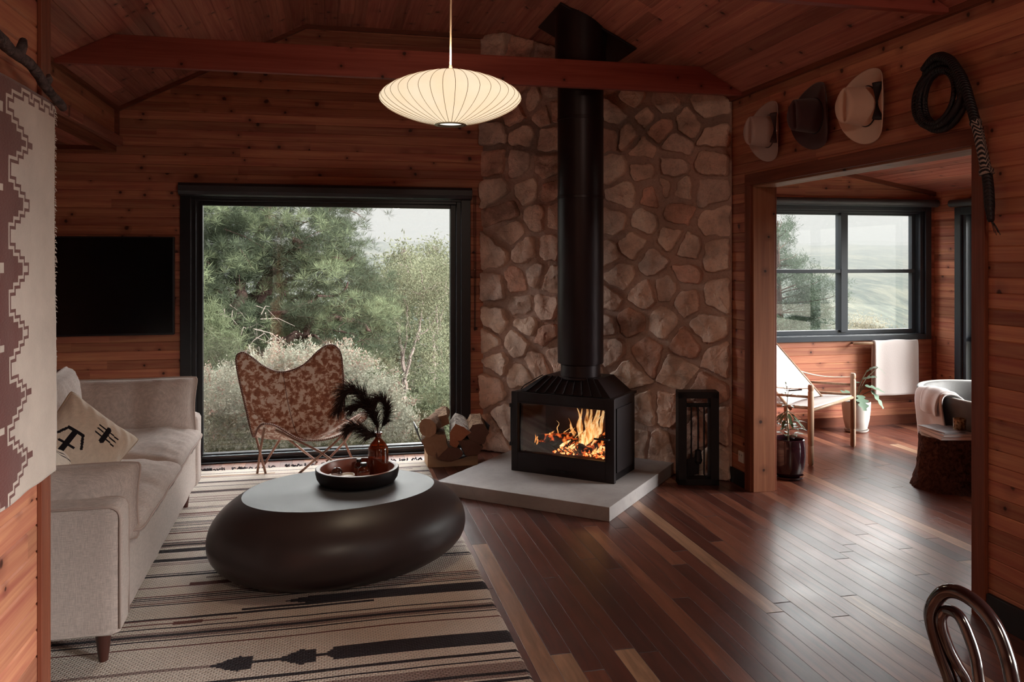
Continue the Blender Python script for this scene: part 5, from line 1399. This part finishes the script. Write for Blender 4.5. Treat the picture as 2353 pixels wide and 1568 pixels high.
# haze hanging in the valley
m = NT('valley_haze'); vsn = m.n('ShaderNodeVolumeScatter',{'Color':(.385,.385,.382,1),'Density':.00046,'Anisotropy':0.0}); va = m.n('ShaderNodeVolumeAbsorption',{'Color':(.4,.4,.4,1),'Density':.0009})
ad = m.n('ShaderNodeAddShader',{0:vsn.outputs[0],1:va.outputs[0]}); m.t.links.new(ad.outputs[0], m.out.inputs['Volume'])
b = MB(); b.box(-2500,4500,70,4200,-140,150)
tag(b.build('valley_haze', m.mat), 'pale haze filling the valley beyond the trees', 'haze', kind='stuff')

# foliage in bulk -------------------------------------------------
RG = np.random.default_rng(5)
def cards(name, P, D, L, W, mat, parent=None, curl=.0):
    """P centres, D directions (n,3); slender four-point leaves"""
    n = len(P); D = D/np.linalg.norm(D,axis=1,keepdims=True)
    r = RG.normal(size=(n,3)); S_ = np.cross(D, r); S_ /= np.linalg.norm(S_,axis=1,keepdims=True)
    L = np.broadcast_to(L,(n,)).reshape(-1,1); W = np.broadcast_to(W,(n,)).reshape(-1,1)
    q = np.stack([P, P+D*L*.45+S_*W/2, P+D*L+np.cross(D,S_)*L*curl, P+D*L*.45-S_*W/2], 1).reshape(-1,3)
    me = bpy.data.meshes.new(name); me.vertices.add(4*n); me.vertices.foreach_set('co', q.ravel())
    me.loops.add(4*n); me.loops.foreach_set('vertex_index', np.arange(4*n)); me.polygons.add(n)
    me.polygons.foreach_set('loop_start', np.arange(0,4*n,4)); me.polygons.foreach_set('loop_total', np.full(n,4))
    me.materials.append(mat); me.update(calc_edges=True)
    o = bpy.data.objects.new(name, me); COL.objects.link(o)
    if parent: o.parent = parent
    return o
def leafmat(name, c, v=.35, sc=1.5, trans=.25):
    m = NT(name); o = m.obj(); n1 = m.noise(o, sc, 4, .7); gi = m.noise(o, sc*14, 2)
    col = m.ramp(m.math('ADD',m.math('MULTIPLY',n1,.6),m.math('MULTIPLY',gi,.4)), [(.36,tuple(x*(1-v) for x in c)),(.5,c),(.62,tuple(min(1,x*(1+v)) for x in c))])
    d = m.n('ShaderNodeBsdfDiffuse',{0:col}).outputs[0]; t = m.n('ShaderNodeBsdfTranslucent',{0:col}).outputs[0]
    m.t.links.new(m.n('ShaderNodeMixShader',{0:trans,1:d,2:t}).outputs[0], m.out.inputs[0]); return m.mat
M_needle = leafmat('pine_needles', (.052,.064,.042), .5, .9)
M_needl2 = leafmat('young_pine_needles', (.125,.148,.088), .4, .9)
M_gum = leafmat('gum_leaves', (.135,.142,.092), .4, 1.2)
M_pale = leafmat('pale_wattle_leaves', (.30,.305,.245), .35, 2.0)
M_blos = leafmat('cream_pink_blossom', (.32,.24,.20), .25, 3)
M_fir = leafmat('grey_green_needles', (.07,.09,.065), .35, 1)
M_trunk = bark('dark_pine_bark',(.025,.015,.014),(.10,.065,.055)); M_gtrunk = bark('pale_gum_bark',(.10,.075,.07),(.32,.26,.23)); M_twig = simple('grey_twigs',(.30,.25,.22),.9,0,.1,.3,2)
def limb(b, pts, r0, r1, jit=.0, seg=7):
    p = bez(pts, 6); n = len(p); b.tube([q+Vector((jit*nz(k*.5,r0*99),jit*nz(k*.5,3,r0*77),jit*nz(k*.5,9,r0*55))) for k,q in enumerate(p)], [lerp(r0,r1,k/(n-1)) for k in range(n)], seg)

# 1. the big pine
rs = random.Random(21)
pn = empty('pine_tree', (-3.2,13.2,-2.4), 0, 'large dark pine tree filling the left of the picture window', 'tree', 'trees beyond the picture window'); PO = pn.location.copy()
def xr(py):      # right hand outline of the crown, in photo pixels
    pts = [(430,905),(470,880),(500,868),(520,815),(545,865),(575,860),(600,840),(640,865),(680,900),(730,912),(780,905),(815,885),(840,850)]
    for (a,xa),(c,xc) in zip(pts,pts[1:]):
        if py <= c: return lerp(xa,xc,max(0,(py-a)/(c-a)))
    return 850
gaps = [(655,500,36,26),(600,540,18,14),(700,470,25,12),(620,612,34,13),(585,660,22,16),(640,652,26,12),(530,640,20,14),(690,790,55,14),(560,480,14,10),(820,545,26,16)]
tuft = []
while len(tuft) < 640:
    py = rs.uniform(420,845); px = rs.uniform(300, xr(py)-12)
    if any(((px-gx)/gw)**2+((py-gy)/gh)**2 < 1 for gx,gy,gw,gh in gaps): continue
    if py > 800 and px > 640 and rs.random() < .5: continue
    # boughs form tiers, leave thinner bands between them
    if nz(px/62,py/30,2) < -.10 and rs.random() < .9: continue
    Y = 13.2+rs.gauss(0,.9)+.5*nz(px/90,py/60,7)
    tuft.append((wp(px,py,Y), rs.uniform(.13,.24), nz(px/60,py/45,11)))
A, Dd, A2, D2 = [], [], [], []
for c, s_, sel in tuft:
    n = 34; k_ = 12
    sub_ = np.array(c)+RG.normal(size=(k_,3))*np.array([s_*.9,s_*.9,s_*.5])
    dirs = RG.normal(size=(n*k_,3)); dirs[:,2] = dirs[:,2]*.8+.7; dirs /= np.linalg.norm(dirs,axis=1,keepdims=True)
    base = np.repeat(sub_, n, axis=0)+dirs*.012
    (A2 if sel > .12 else A).append(base); (D2 if sel > .12 else Dd).append(dirs)
A, Dd = np.concatenate(A)-np.array(PO), np.concatenate(Dd); A2, D2 = np.concatenate(A2)-np.array(PO), np.concatenate(D2)
cards('needle_foliage', A, Dd, RG.uniform(.08,.15,len(A)), .0055, M_needle, pn)
cards('young_needle_foliage', A2, D2, RG.uniform(.09,.16,len(A2)), .0055, M_needl2, pn)
b = MB()
for px_pts, r0, r1 in (([(430,870),(500,780),(560,715),(600,670),(650,600),(690,560)],.16,.05),([(380,900),(470,830),(520,770),(545,700),(560,620),(600,520),(640,440)],.13,.04),([(470,900),(600,820),(650,785),(700,755),(760,735),(810,740),(860,765)],.085,.02),([(600,670),(680,640),(760,600),(820,590)],.05,.015),([(560,715),(640,720),(720,690),(800,660)],.045,.012),([(470,830),(500,760),(480,690),(500,620)],.05,.015),([(545,700),(480,650),(470,600)],.04,.01),([(700,755),(740,790),(800,800)],.03,.01)):
    limb(b, [wp(x,y,12.7+.25*math.sin(x))-PO for x,y in px_pts], r0, r1, .12)
b.tube([Vector((0,0,-.6)),wp(380,900,13.2)-PO],[.3,.2],12)
for k in range(220):
    px = rs.uniform(420,880); py = rs.uniform(480,820)
    if px > xr(py)-60: continue
    p = wp(px,py,13.2+rs.gauss(0,.5))-PO; d = Vector((rs.gauss(0,1),rs.gauss(0,.6),rs.gauss(-.1,.6))).normalized()*rs.uniform(.2,.6)
    b.tube([p,p+d*.5+Vector((0,0,.03)),p+d],[.008,.006,.003],4)
b.build('trunk_and_boughs', M_trunk, pn)
b = MB()
for k in range(60):
    px = rs.uniform(440,620); py = rs.uniform(700,850); p = wp(px,py,12.0+rs.gauss(0,.3))-PO; d = Vector((rs.gauss(.3,.6),rs.gauss(0,.3),rs.gauss(-.35,.4)))*rs.uniform(.2,.5)
    b.tube([p,p+d*.5+Vector((0,0,.06)),p+d],[.007,.005,.002],4)
b.build('dead_twigs', M_twig, pn)
# near needle sprays at the left frame edge
np_ = empty('pine_sapling', (-1.95,9.2,-1.5), 0, 'bright green pine sapling at the lower left of the picture window', 'tree', 'trees beyond the picture window'); NO = np.array(np_.location)
B_c, B_d = [], []
for px,py,s_ in ((430,690,.13),(455,640,.10),(500,775,.15),(480,720,.10),(540,790,.11),(455,800,.16),(420,760,.2),(490,800,.14),(470,850,.13),(515,815,.1),(440,880,.2),(500,745,.09)):
    c = np.array(wp(px,py,9.2+rs.gauss(0,.15))); n = 420
    d = RG.normal(size=(n,3)); d[:,2] += .5; d /= np.linalg.norm(d,axis=1,keepdims=True); B_c.append(c+RG.normal(size=(n,3))*s_*.55-NO); B_d.append(d)
B_c, B_d = np.concatenate(B_c), np.concatenate(B_d)
cards('needle_foliage', B_c, B_d, RG.uniform(.08,.14,len(B_c)), .006, M_needl2, np_)
b = MB(); b.tube([(0,0,-.3),(-.1,.1,.9),(0,0,1.7),(.05,0,2.7)],[.05,.04,.025,.01],8); b.build('trunk', M_trunk, np_)

# 2. gum trees
def gum(name, lab, Y, base_px, crown, limbs, nleaf, Lr=(.06,.11), mat=None, tr=.045, group='trees beyond the picture window', thick=1.0):
    p0 = wp(*base_px, Y); z0 = terrain_z(p0.x,p0.y)-.2
    e = empty(name, (p0.x,p0.y,z0), 0, lab, 'tree', group); E = np.array(e.location); EV = Vector(E)
    C_, D_l = [], []
    tot = sum(w for *_, w in crown)
    for (px,py,rx,ry,w) in crown:
        n = int(nleaf*w/tot); k = max(3,n//55)
        for j in range(k):
            a = rs.uniform(0,2*PI); rr_ = math.sqrt(rs.random())
            c = np.array(wp(px+rx*rr_*math.cos(a), py+ry*rr_*math.sin(a), Y+rs.gauss(0,.35*thick)))
            C_.append(c+RG.normal(size=(55,3))*np.array([.17,.17,.12])*Y/15-E); d = RG.normal(size=(55,3)); d[:,2] -= .7; D_l.append(d)
    C_, D_l = np.concatenate(C_), np.concatenate(D_l)
    cards('leaf_canopy', C_, D_l, RG.uniform(Lr[0],Lr[1],len(C_)), Lr[1]*.24, mat or M_gum, e, .1)
    b = MB(); b.tube([Vector((0,0,-.1)), p0-EV],[tr*1.3,tr],8)
    for pts, r0, r1 in limbs: limb(b, [wp(x,y,Y+.12*math.sin(x*.3))-EV for x,y in pts], r0, r1, .06, 6)
    for k in range(70):
        px,py,rx,ry,w = rs.choice(crown); p = wp(px+rx*rs.uniform(-.8,.8),py+ry*rs.uniform(-.8,.8),Y)-EV; d = Vector((rs.gauss(0,.5),rs.gauss(0,.3),rs.gauss(.25,.4)))*.4
        b.tube([p-d*.5,p,p+d*.5],[.006,.005,.002],4)
    b.build('trunk_and_branches', M_gtrunk, e)
    return e
gum('gum_tree', 'slender gum tree with forked trunk right of the big pine', 15, (938,960),
    [(905,640,32,28,1.2),(945,625,36,26,1.3),(885,690,26,34,1),(985,690,32,40,1.5),(930,690,38,32,1),(1010,660,22,30,.7),(990,770,32,44,1),(890,770,24,40,.5),(1005,830,24,40,.6),(940,760,26,40,.35)],
    [([(938,960),(930,900),(925,820),(915,760),(900,720),(885,680),(875,640)],.05,.012),([(930,900),(938,840),(955,780),(968,720),(972,670),(962,620)],.035,.01),([(925,820),(935,740),(930,680),(940,620)],.022,.008),([(915,760),(890,740),(872,720)],.015,.006),([(955,780),(990,750),(1010,700)],.015,.006)], 13000, (.035,.065))
gum('gum_tree', 'paler gum tree behind the forked one, close to the right window frame', 19, (998,960),
    [(1000,620,28,22,1),(1018,680,20,40,1),(980,650,22,26,.5),(1010,780,22,50,.8),(960,860,40,40,.6),(1015,870,20,40,.5),(890,860,26,36,.5)],
    [([(998,960),(1000,880),(996,800),(1004,720),(1000,640)],.045,.015),([(996,800),(1012,740),(1020,680)],.02,.008)], 11000, (.05,.09))
gum('gum_tree', 'thin bare topped gum standing above the others near the right window edge', 34, (1004,700),
    [(1002,572,8,5,.5),(985,582,6,4,.3),(998,630,16,18,1),(1020,600,10,12,.6),(1024,650,10,30,.8)],
    [([(1004,700),(1003,640),(1002,575)],.05,.02),([(1003,650),(990,610),(983,585)],.035,.015)], 2600, (.12,.2))
gum('gum_tree', 'distant thin treetop poking up between the pine and the gum trees', 30, (938,680),
    [(930,580,10,6,.5),(938,600,8,6,.4),(905,610,14,10,.5),(925,625,26,14,1)],
    [([(938,680),(934,620),(930,582)],.04,.02)], 1800, (.12,.2))

# 3. pale wattle shrubs in front
def shrub(lab, Y, blobs, nleaf, mat, blossom=0, L=(.022,.045), name='wattle_shrub', grp='pale shrubs outside the picture window'):
    c0 = wp(blobs[0][0], blobs[0][1], Y); z0 = terrain_z(c0.x,c0.y)
    e = empty(name, (c0.x,Y,z0), 0, lab, 'shrub', grp); E = np.array(e.location)
    P, D_, Pb, Db = [], [], [], []; tot = sum(x[2]*x[3] for x in blobs)
    for px,py,rx,ry in blobs:
        k = max(4, int(nleaf*rx*ry/tot/26))
        for j in range(k):
            a = rs.uniform(0,2*PI); rr_ = math.sqrt(rs.random()); yy = Y+rs.uniform(-.5,.6)
            c = np.array(wp(px+rx*rr_*math.cos(a), py+ry*rr_*math.sin(a), yy)); dv = RG.normal(size=3)*np.array([1,.7,.5])+np.array([0,-.3,.55]); dv /= np.linalg.norm(dv)
            t = RG.uniform(0,1,size=(26,1)); Ls = Y*.022
            P.append(c+dv*t*Ls+RG.normal(size=(26,3))*Ls*.10-E); D_.append(dv+RG.normal(size=(26,3))*.75)
            if rs.random() < blossom: Pb.append(c+dv*RG.uniform(.5,1.1,size=(16,1))*Ls+RG.normal(size=(16,3))*Ls*.10-E); Db.append(dv+RG.normal(size=(16,3)))
    P, D_ = np.concatenate(P), np.concatenate(D_); s_ = Y/8
    cards('leaf_sprays', P, D_, RG.uniform(L[0],L[1],len(P))*s_, L[1]*.26*s_, mat, e, .1)
    if Pb:
        Pb, Db = np.concatenate(Pb), np.concatenate(Db); cards('blossom', Pb, Db, .028*s_, .015*s_, M_blos, e)
    b = MB()
    for k in range(16):
        px,py,rx,ry = rs.choice(blobs); q = wp(px+rx*rs.uniform(-.7,.7),py+ry*rs.uniform(-.7,.4),Y)-Vector(E)
        b.tube(bez([(rs.gauss(0,.08),rs.gauss(0,.08),-.1),(q.x*.5,q.y*.5+.1,q.z*.35),(q.x*.9,q.y,q.z*.8),tuple(q)],4),[lerp(.014,.003,i/12) for i in range(13)],4)
    b.build('stems', M_twig, e)
shrub('pale flowering shrub behind the cowhide chair, tallest of the pale ones', 8.6, [(640,905,80,70),(700,860,60,50),(750,880,60,60),(790,850,26,45),(620,850,35,35),(700,960,90,70)], 38000, M_pale, .35)
shrub('pale grey green shrub at the left edge of the picture window', 8.0, [(510,930,60,60),(480,1000,60,60),(560,1000,70,60),(540,890,34,40),(465,920,30,60),(600,960,50,50)], 26000, M_pale, .15)
shrub('pale grey green shrub to the right of the cowhide chair', 8.4, [(850,900,46,55),(820,960,60,60),(880,960,55,60),(920,1000,50,45),(860,1020,70,40),(780,1010,60,50)], 27000, M_pale, .12)
shrub('yellowish green shrub in the right corner of the window behind the logs', 9.5, [(985,960,40,45),(940,980,40,40),(1015,930,24,60),(960,1025,60,35),(1010,1010,30,45)], 19000, leafmat('yellow_green_leaves',(.11,.125,.078),.35,1.6), .0)
shrub('low dry brown green scrub along the bottom of the window', 7.3, [(560,1040,120,22),(720,1035,120,22),(860,1040,100,20),(980,1035,60,18)], 16000, leafmat('dry_scrub_leaves',(.085,.085,.052),.3,2), .0, (.02,.045), 'low_scrub')
# 4. thicket further down the slope: nobody could count its leaves
P, D_ = [], []
for k in range(1500):
    px = rs.uniform(330,1130); py = rs.uniform(700,1000)
    if px > 860: py = rs.uniform(660,1000)
    c = np.array(wp(px,py,rs.uniform(20,27))); P.append(c+RG.normal(size=(22,3))*.38); D_.append(RG.normal(size=(22,3))+np.array([0,0,.2]))
tag(cards('slope_thicket', np.concatenate(P), np.concatenate(D_), RG.uniform(.12,.26,1500*22), .07, leafmat('olive_thicket_leaves',(.07,.08,.05),.45,.35)), 'olive green thicket on the slope behind the garden trees', 'thicket', kind='stuff')
# 5. conifer and treetops outside the bathroom
cf = wp(1800,800,19); ce = empty('conifer_tree', (cf.x,cf.y,terrain_z(cf.x,cf.y)), 0, 'open branched conifer outside the left panes of the bathroom window', 'tree', 'trees beyond the bathroom window'); CE = np.array(ce.location)
P, D_ = [], []; bb = MB(); CV = Vector(CE)
limb(bb, [wp(1795,900,19)-CV,wp(1792,760,19)-CV,wp(1788,640,19)-CV,wp(1787,560,19)-CV,wp(1787,508,19)-CV], .13, .012, .02, 8)
bb.tube([Vector((0,0,-.3)), wp(1795,900,19)-CV],[.16,.13],8)
for (y0_, xe, ye, w) in ((512,1795,505,.4),(525,1806,528,.5),(530,1772,520,.5),(552,1815,548,.6),(560,1765,550,.7),(580,1832,585,.9),(592,1848,602,1),(600,1760,590,1),(625,1840,622,1.1),(650,1870,632,1.2),(655,1895,640,1.2),(668,1912,655,1.4),(680,1925,680,1.4),(700,1860,690,1.5),(700,1926,705,1.4),(720,1905,725,1.5),(735,1925,745,1.5),(740,1850,730,1.5),(755,1900,765,1.5),(770,1840,760,1.6),(640,1760,630,1.4),(690,1750,680,1.6),(740,1750,730,1.6)):
    a, c = wp(1790,y0_+18,19), wp(xe,ye,19+rs.uniform(-1.1,1.1)); limb(bb, [a-CV, a.lerp(c,.5)-CV+Vector((0,0,-.05)), c-CV], .022, .005, .03, 5)
    for j in range(int(13*w)):
        t = rs.uniform(.25,1.02)
        q = np.array(a.lerp(c,t))+RG.normal(size=3)*np.array([.13,.25,.10]); d = RG.normal(size=(90,3)); d[:,2] += .4
        P.append(q+RG.normal(size=(90,3))*np.array([.09,.09,.06])-CE); D_.append(d)
P, D_ = np.concatenate(P), np.concatenate(D_); cards('needle_foliage', P, D_, RG.uniform(.07,.14,len(P)), .010, M_fir, ce)
bb.build('trunk_and_boughs', M_trunk, ce)
gum('treetop', 'rounded brownish treetop low in the right pane of the bathroom window', 40, (1990,790), [(1985,752,28,14,1),(2010,760,22,10,.7),(1965,765,16,10,.5)], [([(1990,790),(1988,750)],.06,.02)], 2600, (.10,.2), leafmat('brown_green_leaves',(.22,.20,.15),.3,1), .08, 'trees beyond the bathroom window', 2)
# ---------------------------------------------------------------- sky, portals, camera
w = bpy.data.worlds.new('overcast_sky'); sc.world = w; w.use_nodes = True
nt = w.node_tree; nt.nodes.clear()
o_ = nt.nodes.new('ShaderNodeOutputWorld'); bg = nt.nodes.new('ShaderNodeBackground')
tc = nt.nodes.new('ShaderNodeTexCoord'); sp_ = nt.nodes.new('ShaderNodeSeparateXYZ'); rp = nt.nodes.new('ShaderNodeValToRGB')
nt.links.new(tc.outputs['Generated'], sp_.inputs[0]); nt.links.new(sp_.outputs[2], rp.inputs[0])
e = rp.color_ramp.elements
e[0].position = 0; e[0].color = (.80,.765,.735,1); e[1].position = .13; e[1].color = (.90,.845,.785,1)
for p_, k_ in ((.22,1.6),(.4,3.2),(.7,4.6),(1,5.6)):
    q = e.new(p_); q.color = (k_,k_*.985,k_*.97,1)
nt.links.new(rp.outputs[0], bg.inputs[0]); bg.inputs[1].default_value = 1.0
nt.links.new(bg.outputs[0], o_.inputs[0])
def portal(loc, rot, sx, sy):
    l = bpy.data.lights.new('window_portal','AREA'); l.shape='RECTANGLE'; l.size=sx; l.size_y=sy
    l.cycles.is_portal = True
    o = bpy.data.objects.new('window_portal', l); COL.objects.link(o); o.location = loc; o.rotation_euler = rot
portal((.03,YB+.2,1.0),(R(-90),0,0),1.9,1.95)
portal((4.6,BY+.2,1.4),(R(-90),0,0),1.6,1.2)
portal((BX+.2,4.75,.98),(0,R(90),0),1.96,3.1)
portal((XR+.2,-.15,1.1),(0,R(90),0),2.0,2.3)

def sun(name, d, ang, e, col=(1,1,1)):
    l = bpy.data.lights.new(name,'SUN'); l.angle = R(ang); l.energy = e; l.color = col
    o = bpy.data.objects.new(name, l); COL.objects.link(o)
    o.rotation_euler = Vector(d).to_track_quat('-Z','Y').to_euler(); return o
sun('added_fill_sun_valley', (-.32,-.78,-.48), 80, 9.5, (1,.985,.97))  # added sun lamp, extra daylight through the picture and bathroom windows
sun('added_fill_sun_behind', (-.86,.38,-.36), 40, 20, (1,.97,.94))  # added sun lamp, brightens the partition and bathroom from the right
sun('added_fill_sun_west', (.95,-.28,-.20), 40, 4.0, (1,.99,.98))  # added sun lamp, grazes through the window onto the lower left stones
def lamp(name, loc, e, size, col, rot=(0,0,0)):
    l = bpy.data.lights.new(name,'AREA'); l.shape='DISK'; l.size=size; l.energy=e; l.color=col
    o = bpy.data.objects.new(name, l); COL.objects.link(o); o.location = loc; o.rotation_euler = rot
lamp('added_fill_lamp', (1.2,-1.0,2.55), 24, .5, (1,.83,.66), (R(38),0,R(-10)))  # added unseen lamp behind the camera, warm fill for the room
cam = bpy.data.cameras.new('camera'); co = bpy.data.objects.new('camera', cam); COL.objects.link(co)
co.location = (0,0,1.5); co.rotation_euler = (R(90),0,R(-12.64))
cam.sensor_width = 36; cam.lens = 1900/2353*36; cam.shift_y = -184/2353
cam.clip_start = .05; cam.clip_end = 6000
sc.camera = co
sc.view_settings.view_transform = 'Standard'; sc.view_settings.look = 'None'
sc.view_settings.gamma = 1; sc.view_settings.use_curve_mapping = False
sc.view_settings.exposure = EXPO if 'EXPO' in globals() else 0
cy = sc.cycles
cy.use_denoising = True; cy.max_bounces = 10; cy.diffuse_bounces = 6; cy.glossy_bounces = 4; cy.transparent_max_bounces = 24
cy.volume_bounces = 1
cy.use_adaptive_sampling = True; cy.adaptive_threshold = .01; cy.adaptive_min_samples = 32
cy.caustics_reflective = False; cy.caustics_refractive = False; cy.sample_clamp_indirect = 6
